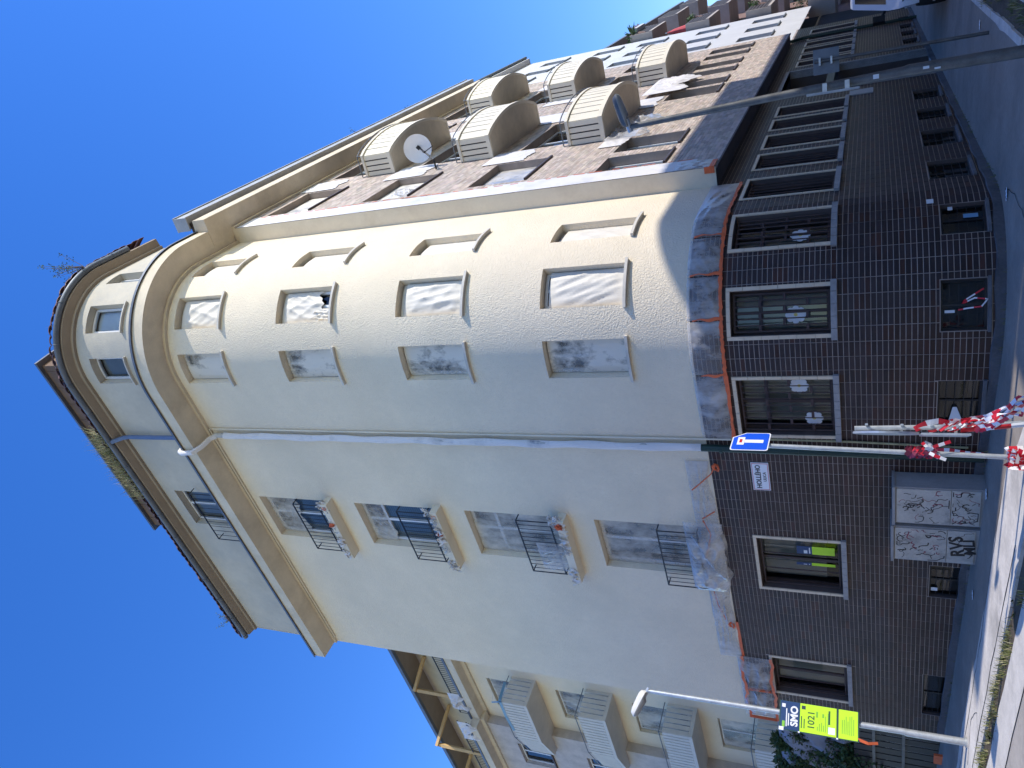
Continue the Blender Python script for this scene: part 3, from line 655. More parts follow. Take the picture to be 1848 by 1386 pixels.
def tile_geo(mb, q, front):
    h = rt.uniform(-0.0012, 0.0012); o = 0.0
    f_ = [P(q[0], front+h, q[2]), P(q[1], front+rt.uniform(-.0012, .0012), q[2]), P(q[1], front-h, q[3]), P(q[0], front+rt.uniform(-.0012, .0012), q[3])]
    b_ = [P(q[0], -0.0040, q[2]), P(q[1], -0.0040, q[2]), P(q[1], -0.0040, q[3]), P(q[0], -0.0040, q[3])]
    mb.add(f_+b_, [(0, 1, 2, 3), (0, 4, 5, 1), (1, 5, 6, 2), (2, 6, 7, 3), (3, 7, 4, 0)], 0, tile_tint(q))
rest = MB()
for n_, (q, i, j) in enumerate(tiles):
    if n_ < 300: mb = MB(); tile_geo(mb, q, 0.0); mb.build('tile', M['tile'], TWALL, tint=True)
    else: tile_geo(rest, q, 0.0)
rest.build('tiles', M['tile'], TWALL, kind='stuff', tint=True)

# ground-floor windows
rs = random.Random(8)
def surround(W, a, b, z0, z1, individual=True):
    def piece(w0, w1, c, d):
        mb = MB(); pr = 0.016+rs.uniform(-0.002, 0.002); mb.fbox(w0+0.003, w1-0.003, -0.10, pr, c+0.003, d-0.003); return mb
    L_ = []
    n = max(2, round((z1-z0)/0.235))
    for k in range(n):
        c, d = z0+(z1-z0)*k/n, z0+(z1-z0)*(k+1)/n
        L_ += [(a, a+SW, c, d), (b-SW, b, c, d)]
    n = max(2, round((b-a-2*SW)/0.235))
    for k in range(n):
        c, d = a+SW+(b-a-2*SW)*k/n, a+SW+(b-a-2*SW)*(k+1)/n; L_.append((c, d, z1-SW, z1))
    if individual:
        for q in L_: piece(*q).build('surround_tile', M['surround'], W)
    else:
        mb = MB()
        for q in L_: mb.fbox(q[0]+0.003, q[1]-0.003, -0.10, 0.016, q[2]+0.003, q[3]-0.003)
        mb.build('surround_tiles', M['surround'], W)
    mb = MB(); n = max(3, round((b-a)/0.16))
    for k in range(n):
        c, d = a-0.03+(b-a+0.06)*k/n, a-0.03+(b-a+0.06)*(k+1)/n; mb.fbox(c+0.003, d-0.003, -0.18, 0.05, z0-0.05, z0+SW*0.55)
    mb.build('sill', M['stone_sill'], W)
def grille(W, a, b, z0, z1, nv, off, m='rust_iron', links=True):
    mb = MB(); mb.bar(P(a, off, z0), P(b, off, z0), 0.02, 0.02); mb.bar(P(a, off, z1), P(b, off, z1), 0.02, 0.02)
    xs = [a+(b-a)*i/nv for i in range(nv+1)]
    for x in xs: mb.bar(P(x, off, z0), P(x, off, z1), 0.017, 0.017)
    if links:
        for i, (x0, x1) in enumerate(zip(xs, xs[1:])):
            for f_ in ((0.22, 0.72) if i % 2 == 0 else (0.46, )): mb.bar(P(x0, off, z0+(z1-z0)*f_), P(x1, off, z0+(z1-z0)*f_), 0.03, 0.04)
    mb.build('grille', M[m], W)
gwin = []
for n_, (a, b) in enumerate(GW):
    i0, i1, j0, j1 = a+SW, b-SW, GZ0+SW*0.6, GZ1-SW
    near = n_ < 5
    mb = MB(); wframe(mb, i0+.005, i1-.005, j0+.005, j1-.005, -0.17, 0.055, 0.05, mull=((i0+i1)/2,), trans=(j0+(j1-j0)*0.70,) if n_ in (0, 1, 2) else ())
    W = mb.build('ground_floor_window', M['brown_frame'], B); gwin.append(W)
    pane(W, i0+.03, i1-.03, j0+.03, j1-.03, -0.195)
    if near: pane(W, i0+.03, i1-.03, j0+.03+(0.25 if n_ == 3 else 0.0), j1-.03, -0.34, 'curtain', 'blind')
    surround(W, a, b, GZ0, GZ1, near)
    if n_ in (0, 1, 2): grille(W, i0+0.05, i1-0.05, j0+0.02, j1-0.05, 6 if n_ else 8, -0.07)
    elif n_ in (3, 4): grille(W, i0+0.05, i1-0.05, j0+0.05, j1-0.06, 3, -0.09, links=False)
    else: grille(W, i0+0.04, i1-0.04, j0+0.02, j1-0.04, 6, -0.07, links=False)
# basement windows
M['plinth_sill'] = mat('dark_sill', (0.14, 0.14, 0.145), 0.8, 0.3, 4.0, fine=0.2)
for n_, (a, b, zt_, zb_) in enumerate(BW):
    mb = MB(); wframe(mb, a, b, zb_, zt_, -0.07, 0.03, 0.04, mull=((a+b)/2,))
    W = mb.build('basement_window', M['iron'], B); pane(W, a+.02, b-.02, zb_+.02, zt_-.02, -0.09)
    pane(W, a, b, zb_, zt_, -0.16, 'dark', 'backing'); mb = MB(); nn = 5  # dark sheet stands in for the unlit basement
    for k in range(1, nn): mb.bar(P(a, -0.06, zb_+(zt_-zb_)*k/nn), P(b, -0.06, zb_+(zt_-zb_)*k/nn), 0.008, 0.008)
    mb.build('mesh_bars', M['iron'], W)
    mb = MB(); mb.fbox(a-0.02, b+0.02, -0.12, 0.03, zb_-0.045, zb_-0.004); mb.build('sill', M['plinth_sill'], W)
# plinth strip
mb = MB(); vs = []; fs = []; ws = wsteps(TW0, TW1, [TW0+0.5*i for i in range(60)])
for ww in ws:
    p = pth(ww, 0)
    for o, dz in ((0.004, 0.14), (0.022, 0.13), (0.028, -0.1)): q = pth(ww, o); vs.append((q.x, q.y, gz(p.x, p.y)+dz*(1+0.1*math.sin(ww*7))))
for i in range(len(ws)-1):
    for j in range(2): fs.append((i*3+j, (i+1)*3+j, (i+1)*3+j+1, i*3+j+1))
mb.add(vs, fs); M['plinth'] = mat('dirty_plinth', (0.10, 0.10, 0.105), 0.9, 0.35, 2.0, fine=0.25, bump=0.4, bs=25); mb.build('plinth', M['plinth'], B, smooth=True)
# entrance
mb = MB(); mb.fbox(DOOR[0], DOOR[1], -1.32, -1.28, -1.6, 2.2); ER = mb.build('entrance', M['dark'], B)
for k in range(3):
    a = DOOR[0]+0.35+k*0.92; mb = MB(); wframe(mb, a, a+0.88, -1.45, 0.85, -1.22, 0.10, 0.06, trans=(-0.4,)); dd = mb.build('door_leaf', M['wood_door'], ER)
mb = MB(); mb.fbox(DOOR[0]-0.05, DOOR[1]+0.05, -0.10, 0.06, 0.92, 1.10); mb.build('transom_beam', M['beam'], ER)
mb = MB(); mb.fbox(DOOR[0]+0.75, DOOR[0]+1.02, -1.2, -1.18, -0.15, 0.10); mb.build('notice', M['surround'], ER)
for k in range(2):
    mb = MB(); mb.fbox(DOOR[0], DOOR[1], -1.25+0.35*k, -0.1+0.25*k-0.3*k, -1.75, -1.32-0.12*k); mb.build('step', M['kerb'], ER)
mb = MB(); wframe(mb, DOOR[0]-0.09, DOOR[1]+0.09, -1.6, 2.26, 0.02, 0.09, 0.2); mb.build('door_surround', M['stone_sill'], ER)
mb = MB(); mb.fbox(LC+7.45, LC+7.95, 0.0, 0.02, 0.02, 0.52); tag(mb.build('wall_plate', M['zinc_light']), 'pale square plate on tiled wall next to the entrance', 'plate')

# ------------------------------------------------------------------ brick bay over the right street
BO, BE, BZ = 0.36, 17.4, 2.572
bops = []
for a, b in ((2.2, 3.25), (3.65, 4.8), (8.7, 9.8), (10.05, 10.95), (11.75, 12.6), (13.05, 13.85), (14.75, 15.5), (15.95, 16.8)): bops.append((LC+a, LC+b, 3.67, 5.08))
for a, b, c, d in ((2.36, 4.12, 6.67, 8.05), (2.32, 4.12, 9.56, 10.85), (2.25, 4.05, 12.35, 13.68)): bops.append((LC+a, LC+b, c, d))
BALZ = [5.62, 8.52, 11.42]
for z in BALZ:
    bops.append((LC+5.3, LC+8.0, z+0.15, z+2.3)); bops.append((LC+12.0, LC+14.7, z+0.15, z+2.3)); bops.append((LC+9.2, LC+10.9, z+1.05, z+2.35)); bops.append((LC+15.4, LC+16.8, z+1.05, z+2.35))
mb = MB(); wall(mb, LC+SP, LC+BE, BZ, 14.2, bops, BO-0.008, 0.30); 
BAY = mb.build('bay_wall', M['brick_joint'], B)
mb = MB(); q = [PR(SP, -0.02, BZ), PR(SP, BO+0.004, BZ), PR(SP, BO+0.004, 14.2), PR(SP, -0.02, 14.2)]
mb.grid(lambda a, b: PR(SP-0.004, -0.02+(BO+0.024)*a, BZ+(14.2-BZ)*b), 3, 60)
mb.build('bay_side', M['plaster_smooth'], B)
mb = MB(); mb.quad(PR(SP, -0.02, BZ), PR(BE, -0.02, BZ), PR(BE, BO, BZ), PR(SP, BO, BZ)); mb.fbox(LC+SP, LC+BE, BO-0.03, BO+0.012, BZ-0.03, BZ+0.004)
mb.build('bay_soffit', mat('brown_bay_soffit', (0.13, 0.10, 0.085), 0.9, 0.2, 2.0, fine=0.1), B)
mb = MB(); mb.quad(PR(BE, -0.5, BZ), PR(BE, BO, BZ), PR(BE, BO, 14.2), PR(BE, -0.5, 14.2)); mb.build('bay_end', M['brick_plain'], B)
# clinker facing of the bay
bk = MB(); rb = random.Random(3)
bb = [(a-0.003, b+0.003, c-0.02, d+0.003) for a, b, c, d in bops]
def brick_geo(q, front):
    v = rb.uniform(0.78, 1.2); t = (v*rb.uniform(0.97, 1.06), v, v*rb.uniform(0.92, 1.03))
    e = rb.uniform(-0.002, 0.002)
    f_ = [P(q[0], front+e, q[2]), P(q[1], front+e, q[2]), P(q[1], front+e, q[3]), P(q[0], front+e, q[3])]; b_ = [P(q[0], front-0.012, q[2]), P(q[1], front-0.012, q[2]), P(q[1], front-0.012, q[3]), P(q[0], front-0.012, q[3])]
    bk.add(f_+b_, [(0, 1, 2, 3), (0, 4, 5, 1), (1, 5, 6, 2), (2, 6, 7, 3), (3, 7, 4, 0)], 0, t)
for j in range(int((14.1-BZ)/0.0735)):
    z = BZ+0.012+j*0.0735; s_ = SP+(0.0 if j % 2 else -0.12)
    while s_ < BE:
        a, b = max(s_, SP), min(s_+0.2405, BE)
        if b-a > 0.04:
            for qq in clip((LC+a+0.004, LC+b-0.004, z, z+0.066), bb): brick_geo(qq, BO)
        s_ += 0.2405
bk.build('bricks', M['brick'], BAY, kind='stuff', tint=True)
for (a, b, c, d) in bops:
    tall = d-c > 2
    mb = MB(); wframe(mb, a+.01, b-.01, c+.01, d-.01, BO-0.2, 0.06, 0.05, mull=((a+b)/2,))
    W = mb.build('balcony_door' if tall else 'bay_window', M['white_frame'], B); pane(W, a+.03, b-.03, c+.03, d-.03, BO-0.23)
    if not tall: mb = MB(); mb.fbox(a-0.01, b+0.01, BO-0.2, BO+0.045, c-0.03, c+0.012); mb.build('sill', M['brown_frame'], W)
    if not tall and 2 < a-LC < 4.5 and c > 6:
        mb = MB(); ln = [(a+0.05, c+0.05, b-0.05, d-0.05)]
        sheet('masking_film', W, a+0.03, b-0.03, c+0.1, d-0.03, BO-0.16, M['film_spray'] if c < 9 else M['film_torn'], amp=0.03, seed=int(c*7))
        if 9 < c < 11: sheet('torn_film', W, a+0.05, a+0.7, c+0.05, c+0.7, BO-0.05, M['film_clear'], amp=0.10, seed=5)
    if not tall and c < 5: 
        mb = MB(); nn = 16
        for k in range(nn): mb.fbox(a+0.07, b-0.07, BO-0.262, BO-0.25, c+0.1+(d-c-0.2)*k/nn, c+0.1+(d-c-0.2)*k/nn+0.06)
        mb.build('blind', M['curtain'], W)
# white masking film on the bay edge, loose sheets round the balconies
FS = thing('masking_sheet', 'long white masking sheet taped up the edge of the brick bay', 'plastic sheet')
for i in range(5):
    z0 = 3.0+i*2.2; sheet('film', FS, LC+SP+0.01, LC+2.12+0.05*math.sin(i*2.1), z0, min(14.0, z0+2.23), BO+0.012, M['film_wall'], amp=0.02, seed=200+i, nu=10, nv=30)
mb = MB()
for i in range(30):
    z = 3.1+i*0.36; mb.fbox(LC+2.11+0.05*math.sin(i*0.42), LC+2.135+0.05*math.sin(i*0.42), BO+0.016, BO+0.02, z, z+0.30*rb.uniform(0.3, 1.1))
mb.build('tape', M['orange'], FS)
mb = MB(); mb.fbox(LC+SP-0.012, LC+SP+0.45, BO+0.018, BO+0.024, BZ+0.02, BZ+0.11); mb.fbox(LC+SP-0.02, LC+SP-0.012, BO-0.10, BO+0.02, BZ+0.02, BZ+0.20); mb.build('tape', M['orange'], FS)
sheet('film', FS, LC+SP+0.01, LC+SP+0.52, BZ+0.08, 3.35, BO+0.014, M['film_clear'], amp=0.03, seed=77, nu=12, nv=20)
for n_, (a, b, c, d) in enumerate([(4.15, 5.25, 10.2, 11.35), (4.15, 5.2, 7.4, 8.5), (4.2, 5.3, 5.0, 5.6), (8.2, 9.4, 10.6, 12.4), (8.2, 9.5, 7.7, 9.6), (8.1, 9.4, 5.2, 6.4), (4.1, 5.0, 12.9, 14.0), (11.2, 11.9, 7.6, 9.5), (11.2, 12.0, 10.4, 12.5), (14.8, 16.2, 9.2, 11.0)]):
    sheet('film', FS, LC+a, LC+b, c, d, BO+0.02, M['film_wall'], amp=0.05, seed=300+n_, nu=16, nv=16, edge=0.1)
CR = thing('crumpled_sheet', 'crumpled white plastic sheet hanging loose below the far rounded balcony', 'plastic sheet')
sheet('film', CR, LC+9.5, LC+11.9, 4.75, 5.85, BO+0.10, M['film_wall'], amp=0.13, seed=413, nu=40, nv=30, edge=0.35, fold=1.6)
CR2 = thing('crumpled_sheet', 'torn plastic sheet hanging below the lowest near balcony behind the street lamp', 'plastic sheet')
sheet('film', CR2, LC+4.7, LC+6.9, 4.7, 5.6, BO+0.06, M['film_clear'], amp=0.16, seed=419, nu=30, nv=20, edge=0.25)

def balcony(parent, s0, s1, zb_, mats, off0, side=0.55, mid=0.90, h=0.90, np_=14, name='balcony'):
    def fr(u_): return side+(mid-side)*math.sin(math.pi*min(1, max(0, u_)))**0.75
    n = 18; poly = [PR(s0, off0-0.05, 0)]+[PR(s0+(s1-s0)*i/n, off0+fr(i/n), 0) for i in range(n+1)]+[PR(s1, off0-0.05, 0)]
    mb = MB(); mb.prism([p[:2] for p in poly], zb_+ZO, zb_+0.10+ZO)
    S = mb.build(name, mats[0], parent)
    for nm_, z0, z1, pr in (('bottom_rim', zb_-0.012, zb_+0.09, 0.022), ('top_rim', zb_+h-0.07, zb_+h, 0.028)):
        mb = MB()
        line = [(s0, off0)]+[(s0+(s1-s0)*i/n, off0+fr(i/n)) for i in range(n+1)]+[(s1, off0)]
        for (a, oa), (b, ob) in zip(line, line[1:]):
            ca = 1 if a > s0 or oa > off0 else 1
            def q(s_, o_, e): 
                mid_ = (s0+s1)/2; k = e/1.0
                return PR(s_+k*(s_-mid_)/(s1-s0)*2, o_+k, 0)
            pa, pb, pc, pd = q(a, oa, pr), q(b, ob, pr), q(b, ob, -0.05), q(a, oa, -0.05)
            mb.hexa([(*pa[:2], z0+ZO), (*pb[:2], z0+ZO), (*pc[:2], z0+ZO), (*pd[:2], z0+ZO), (*pa[:2], z1+ZO), (*pb[:2], z1+ZO), (*pc[:2], z1+ZO), (*pd[:2], z1+ZO)])
        mb.build(nm_, mats[1], S)
    def board(a, oa, b, ob):
        mb = MB(); A = Vector(PR(a, oa, 0)[:2]); Bv = Vector(PR(b, ob, 0)[:2]); d = (Bv-A).normalized(); nn = Vector((d.y, -d.x))
        if nn.dot(nR) < 0 and abs(nn.dot(nR)) > 0.2: nn = -nn
        A2 = A+d*0.016; B2 = Bv-d*0.016; i_ = -0.03*nn
        z0, z1 = zb_+0.092+ZO, zb_+h-0.072+ZO
        mb.hexa([(A2.x, A2.y, z0), (B2.x, B2.y, z0), (B2.x+i_.x, B2.y+i_.y, z0), (A2.x+i_.x, A2.y+i_.y, z0), (A2.x, A2.y, z1), (B2.x, B2.y, z1), (B2.x+i_.x, B2.y+i_.y, z1), (A2.x+i_.x, A2.y+i_.y, z1)])
        mb.build('panel', mats[1], S)
    for k in range(4): board(s0, off0+side*k/4, s0, off0+side*(k+1)/4)
    for k in range(np_): board(s0+(s1-s0)*k/np_, off0+fr(k/np_), s0+(s1-s0)*(k+1)/np_, off0+fr((k+1)/np_))
    mb = MB()
    back = [(s0+0.04, off0), (s0+0.04, off0+side-0.045)]+[(s0+(s1-s0)*i/n, off0+fr(i/n)-0.045) for i in range(1, n)]+[(s1-0.04, off0+side-0.045), (s1-0.04, off0)]
    for (a, oa), (b, ob) in zip(back, back[1:]): mb.quad(PR(a, oa, zb_+0.05), PR(b, ob, zb_+0.05), PR(b, ob, zb_+h-0.03), PR(a, oa, zb_+h-0.03))
    mb.build('parapet_core', M['slat'], S)
    mb = MB(); line = [PR(s0-0.02, off0+0.02, zb_+h+0.12)]+[PR(s0+(s1-s0)*i/n, off0+fr(i/n)+0.02, zb_+h+0.12) for i in range(n+1)]
    mb.tube(line, 0.014, 6)
    for i in (0, 1, 5, 9, 13, 17, 19): p = line[i]; mb.bar((p[0], p[1], zb_+h-0.03+ZO), (p[0], p[1], zb_+h+0.12+ZO), 0.015, 0.015)
    mb.build('handrail', M['gutter'], S)
    return S
for z in BALZ:
    balcony(B, 4.95, 8.38, z, (M['slab'], M['panel']), BO); balcony(B, 11.75, 15.05, z-0.02, (M['slab'], M['panel']), BO)

# bay cornice, its gutter and roof edge
mb = MB(); mb.hexa([PR(0.72, 0.2, 14.13), PR(BE+0.1, 0.2, 14.13), PR(BE+0.1, BO+0.50, 14.13), PR(0.72, BO+0.50, 14.13), PR(0.72, 0.2, 14.58), PR(BE+0.1, 0.2, 14.58), PR(BE+0.1, BO+0.50, 14.50), PR(0.72, BO+0.50, 14.50)])
mb.fbox(LC+SP, LC+BE, BO-0.02, BO+0.06, 14.02, 14.13); mb.build('bay_cornice', M['cornice'], B)
mb = MB(); mb.fbox(LC+0.80, LC+BE, 0.3, BO+0.44, 14.585, 14.70); mb.build('shadow_gap', M['slat'], B)  # dark strip, the shade of the gap put into its colour
mb = MB(); mb.fbox(LC+0.68, LC+BE+0.1, BO+0.30, BO+0.60, 14.70, 14.98); mb.build('bay_gutter', M['zinc_light'], B)
mb = MB(); mb.fbox(LC+0.66, LC+BE+0.12, BO+0.28, BO+0.63, 14.982, 15.02); mb.fbox(LC+0.655, LC+0.678, BO+0.29, BO+0.61, 14.60, 14.98); mb.build('gutter_trim', M['zinc_light'], B)
mb = MB(); mb.hexa([PR(SP+0.42, -5, 17.2), PR(BE+0.1, -5, 17.2), PR(BE+0.1, BO+0.3, 14.9), PR(SP+0.42, BO+0.3, 14.9), PR(SP+0.42, -5, 17.35), PR(BE+0.1, -5, 17.35), PR(BE+0.1, BO+0.3, 15.03), PR(SP+0.42, BO+0.3, 15.03)]); mb.build('bay_roof', M['roof_tile'], B)

# ------------------------------------------------------------------ protective sheeting along the plaster edge
def band(w0, w1, label, seed, mname='film_clear', left_tape=True):
    T_ = thing('plastic_sheet', label, 'plastic sheet', 'sheets taped under the plaster edge')
    sheet('film', T_, w0+0.01, w1-0.01, 2.15, 2.665, 0.028, M[mname], amp=0.03, bulge=0.07, seed=seed, nu=36, nv=18)
    mb = MB(); r_ = random.Random(seed); ws = wsteps(w0, w1, [w0+(w1-w0)*i/14 for i in range(15)])
    vs = []; fs = []
    for i, a in enumerate(ws):
        j1, j2 = r_.uniform(-.012, .012), r_.uniform(-.015, .015)
        for o, z in ((0.030, 2.122+j1), (0.044, 2.122+j1), (0.046, 2.176+j2), (0.030, 2.176+j2)): vs.append(P(a, o, z))
    for i in range(len(ws)-1):
        for j in range(4): fs.append((i*4+j, (i+1)*4+j, (i+1)*4+(j+1) % 4, i*4+(j+1) % 4))
    mb.add(vs, fs); mb.build('edge_tape', M['orange'], T_)
    if left_tape:
        mb = MB(); r_ = random.Random(seed+1)
        mb.grid(lambda a, b: P(w0+0.02+(a-0.5)*(0.035+0.02*math.sin(5*b+seed))+0.012*math.sin(11*b), 0.05+0.02*math.sin(3.1*b), 2.14+(0.42+0.06*math.sin(seed))*b), 3, 10); mb.build('cross_tape', M['orange'], T_, smooth=True)
    return T_
band(-1.36, ph(-1.5), 'cloudy plastic sheet taped above the widest barred window beside the downpipe', 501, left_tape=False)
band(ph(-1.5), ph(27.0), 'bulging plastic sheet between two orange tapes left of the middle barred window top', 502)
band(ph(27.0), ph(48.5), 'short shiny plastic sheet right above the middle barred window of the rounded corner', 503)
band(ph(48.5), ph(70.5), 'creased plastic sheet taped above the narrow barred window on the curve', 504)
band(ph(70.5), LC+SP-0.03, 'diagonally creased plastic sheet ending under the brick bay corner', 505)
T_ = thing('plastic_sheet', 'plastic sheet with orange tape border at the far left end of the tiled wall', 'plastic sheet', 'sheets taped under the plaster edge')
sheet('film', T_, -9.35, -7.25, 2.05, 2.72, 0.03, M['film_clear'], amp=0.07, bulge=0.05, seed=511, nu=40, nv=24)
mb = MB()
for a, b, c, d in ((-9.38, -7.2, 2.02, 2.08), (-9.38, -7.2, 2.60, 2.66), (-9.38, -9.32, 2.08, 2.62), (-8.35, -8.28, 2.1, 2.6)):
    mb.grid(lambda u_, v_: P(a+(b-a)*u_, 0.075+0.03*math.sin(9*u_+a), c+(d-c)*v_+0.025*math.sin(13*u_+c*9)+0.012*math.sin(41*u_)), 24, 2)
mb.build('edge_tape', M['orange'], T_, smooth=True)
mb = MB(); mb.grid(lambda u_, v_: P(-7.25+1.1*u_, 0.02+0.01*math.sin(7*u_), 2.56+0.06*v_+0.02*u_), 14, 2); mb.build('edge_tape', M['orange'], T_, smooth=True)
T_ = thing('plastic_sheet', 'loose pale plastic sheet draped along the plaster edge under the railings', 'plastic sheet')
sheet('film', T_, -7.3, -1.85, 2.62, 3.05, 0.035, M['film_clear'], amp=0.08, bulge=0.04, seed=521, nu=90, nv=16, edge=0.10)
sheet('film', T_, -5.05, -3.2, 2.55, 3.25, 0.20, M['film_clear'], amp=0.12, bulge=0.1, seed=523, nu=40, nv=20, edge=0.12)
mb = MB()
for q in ([(-1.9, 2.52), (-2.1, 2.62), (-2.4, 2.9), (-2.5, 3.0)], [(-3.0, 2.66), (-3.2, 2.9)], [(-5.0, 2.95), (-5.6, 2.9), (-6.0, 2.8), (-6.2, 2.72)], [(-3.25, 2.9), (-3.6, 2.8), (-4.2, 2.95)]):
    mb.tube([P(a, 0.09, z) for a, z in q], 0.012, 5)
mb.build('tape_string', M['orange'], T_, kind='stuff')
mb = MB()
for cw, cz in ((-1.95, 2.52), (-6.2, 2.7)):
    pts = [P(cw+0.07*math.cos(i*0.9), 0.08+0.02*math.sin(i*1.7), cz+0.05*math.sin(i*0.9+0.3)) for i in range(14)]; mb.tube(pts, 0.02, 6)
mb.build('tape_knot', M['orange'], T_, smooth=True)

# ------------------------------------------------------------------ small things on the wall
XR = Vector((-dL.x, -dL.y, 0)); UP = Vector((0, 0, 1))
S_ = thing('street_name_sign', 'white enamel street name sign with dark letters on brown tiles', 'sign')
mb = MB(); mb.fbox(-2.48, -1.86, 0.006, 0.022, 1.66, 1.945); mb.build('plate', M['white_sign'], S_)
mb = MB()
for a, b, c, d in ((-2.465, -1.875, 1.672, 1.680), (-2.465, -1.875, 1.925, 1.933), (-2.465, -2.457, 1.68, 1.925), (-1.883, -1.875, 1.68, 1.925)): mb.fbox(a, b, 0.0221, 0.0245, c, d)
mb.build('border', M['red_sign'], S_)
o_ = P(-2.17, 0.0245, 1.835); text_mb('HOLLÉHO', 0.115, o_, XR, UP, bold=0.002).build('lettering', M['ink'], S_)
o_ = P(-2.17, 0.0245, 1.735); text_mb('ULICA', 0.075, o_, XR, UP).build('lettering', M['ink'], S_)

def flower(w_, z, r_, label):
    mb = MB(); T2 = thing('paper_flower', label, 'paper flower', 'paper flowers on the windows')
    n = 48; vs = [P(w_, -0.180, z)]
    for i in range(n):
        a = 2*math.pi*i/n; rr_ = r_*(0.80+0.20*abs(math.cos(4*a))**0.6*1.0)
        vs.append(P(w_+rr_*math.cos(a), -0.180, z+rr_*math.sin(a)))
    mb.add(vs, [(0, 1+i, 1+(i+1) % n) for i in range(n)]); mb.build('petals', M['paper'], T2)
    mb = MB(); vs = [P(w_, -0.178, z)]+[P(w_+0.028*math.cos(6.283*i/12), -0.178, z+0.028*math.sin(6.283*i/12)) for i in range(12)]
    mb.add(vs, [(0, 1+i, 1+(i+1) % 12) for i in range(12)]); mb.build('flower_centre', M['yellow'], T2)
flower(ph(73.4), 1.04, 0.15, 'white paper flower behind bars of the narrow window on the right of the curve')
flower(ph(27.7), 1.09, 0.15, 'white paper flower in the middle barred window of the rounded corner')
flower(-0.41, 1.10, 0.145, 'upper right white paper flower in the widest barred window')
flower(-1.05, 0.91, 0.14, 'lower left white paper flower in the widest barred window')
# green leaflets stuck in the left window
def poster(a, b, c, d, label):
    T2 = thing('window_poster', label, 'poster'); mb = MB(); mb.fbox(a, b, -0.188, -0.185, c, d); mb.build('sheet', M['lime'], T2)
    mb = MB(); mb.fbox(a, b, -0.188, -0.185, d+0.002, d+0.26); mb.build('header', M['navy'], T2)
    mb = MB(); mb.fbox(a+0.02, (a+b)/2, -0.1845, -0.183, d+0.08, d+0.14); mb.fbox(a+0.02, b-0.03, -0.1845, -0.183, d+0.03, d+0.05); mb.build('print', M['paper'], T2)
poster(-4.22, -4.02, 0.72, 1.10, 'lime green poster right of the centre bar in the left tiled-wall window')
poster(-4.52, -4.45, 0.72, 1.12, 'narrow strip of lime poster left of the centre bar in the tiled-wall window')
# stickers and paper scraps
def sticker(a, b, c, d, off, m, label, name='sticker'):
    mb = MB(); mb.fbox(a, b, off, off+0.003, c, d); tag(mb.build(name, M[m]), label, 'sticker')
sticker(ph(81.0), ph(84.5), -0.75, -0.66, 0.004, 'paper', 'small white sticker on tiles above the right basement window of the curve')
sticker(ph(77), ph(80), -0.98, -0.92, -0.055, 'paper', 'white label inside the right basement window of the curve')
sticker(ph(71), ph(73.5), -1.28, -1.10, -0.055, 'tape_blue', 'blue scrap inside the right basement window of the curve')
sticker(-4.74, -4.66, -0.90, -0.80, -0.055, 'paper', 'white sticker on the basement window left of the cabinets')
mb = MB(); mb.add([P(-1.0, -0.05, -0.93), P(-0.72, -0.05, -0.98), P(-0.72, -0.05, -1.03), P(-1.0, -0.05, -1.12)], [(0, 1, 2, 3)]); tag(mb.build('paper_scrap', M['paper']), 'white paper wedge in the basement window behind the round sign post', 'paper')
def ribbon(pts, wd, parent, name='tape', seg=0.12, mats=('tape_red', 'tape_white'), up=None, twist=0.0, nm=None):
    """striped barrier tape along world points"""
    pts = [Vector(p) for p in pts]; fine = []
    for a, b in zip(pts, pts[1:]):
        n = max(1, int((b-a).length/0.03))
        for i in range(n): fine.append(a.lerp(b, i/n))
    fine.append(pts[-1]); mb = MB(); acc = 0; prev = None
    for i in range(len(fine)):
        d = (fine[min(i+1, len(fine)-1)]-fine[max(i-1, 0)])
        d = d.normalized() if d.length > 1e-6 else Vector((0, 0, 1))
        u_ = Vector(up) if up else Vector((0, 1, 0.3))
        sdv = d.cross(u_); sdv = sdv.normalized() if sdv.length > 1e-4 else Vector((1, 0, 0))
        sdv = Matrix.Rotation(twist*i, 3, d) @ sdv
        q = (fine[i]-sdv*wd/2, fine[i]+sdv*wd/2)
        if prev: mb.add([prev[0], prev[1], q[1], q[0]], [(0, 1, 2, 3)], int(acc/seg) % len(mats))
        if i: acc += (fine[i]-fine[i-1]).length
        prev = q
    return mb.build(name, [M[m_] for m_ in mats], parent)
T2 = thing('barrier_tape', 'red and white tape scrap hanging in the middle basement window of the curve', 'tape')
ribbon([P(ph(35.6), -0.02, -1.30), P(ph(30.7), -0.03, -1.07), P(ph(29.5), -0.02, -1.05), P(ph(31.7), -0.02, -1.19), P(ph(31), 0.01, -1.34), P(ph(28), 0.0, -1.27), P(ph(27.3), -0.03, -1.09), P(ph(26.8), -0.04, -1.0)], 0.02, T2)
sticker(ph(25.6), ph(26.8), -0.96, -0.84, -0.05, 'paper', 'short white strip in the middle basement window of the curve', 'paper_strip')

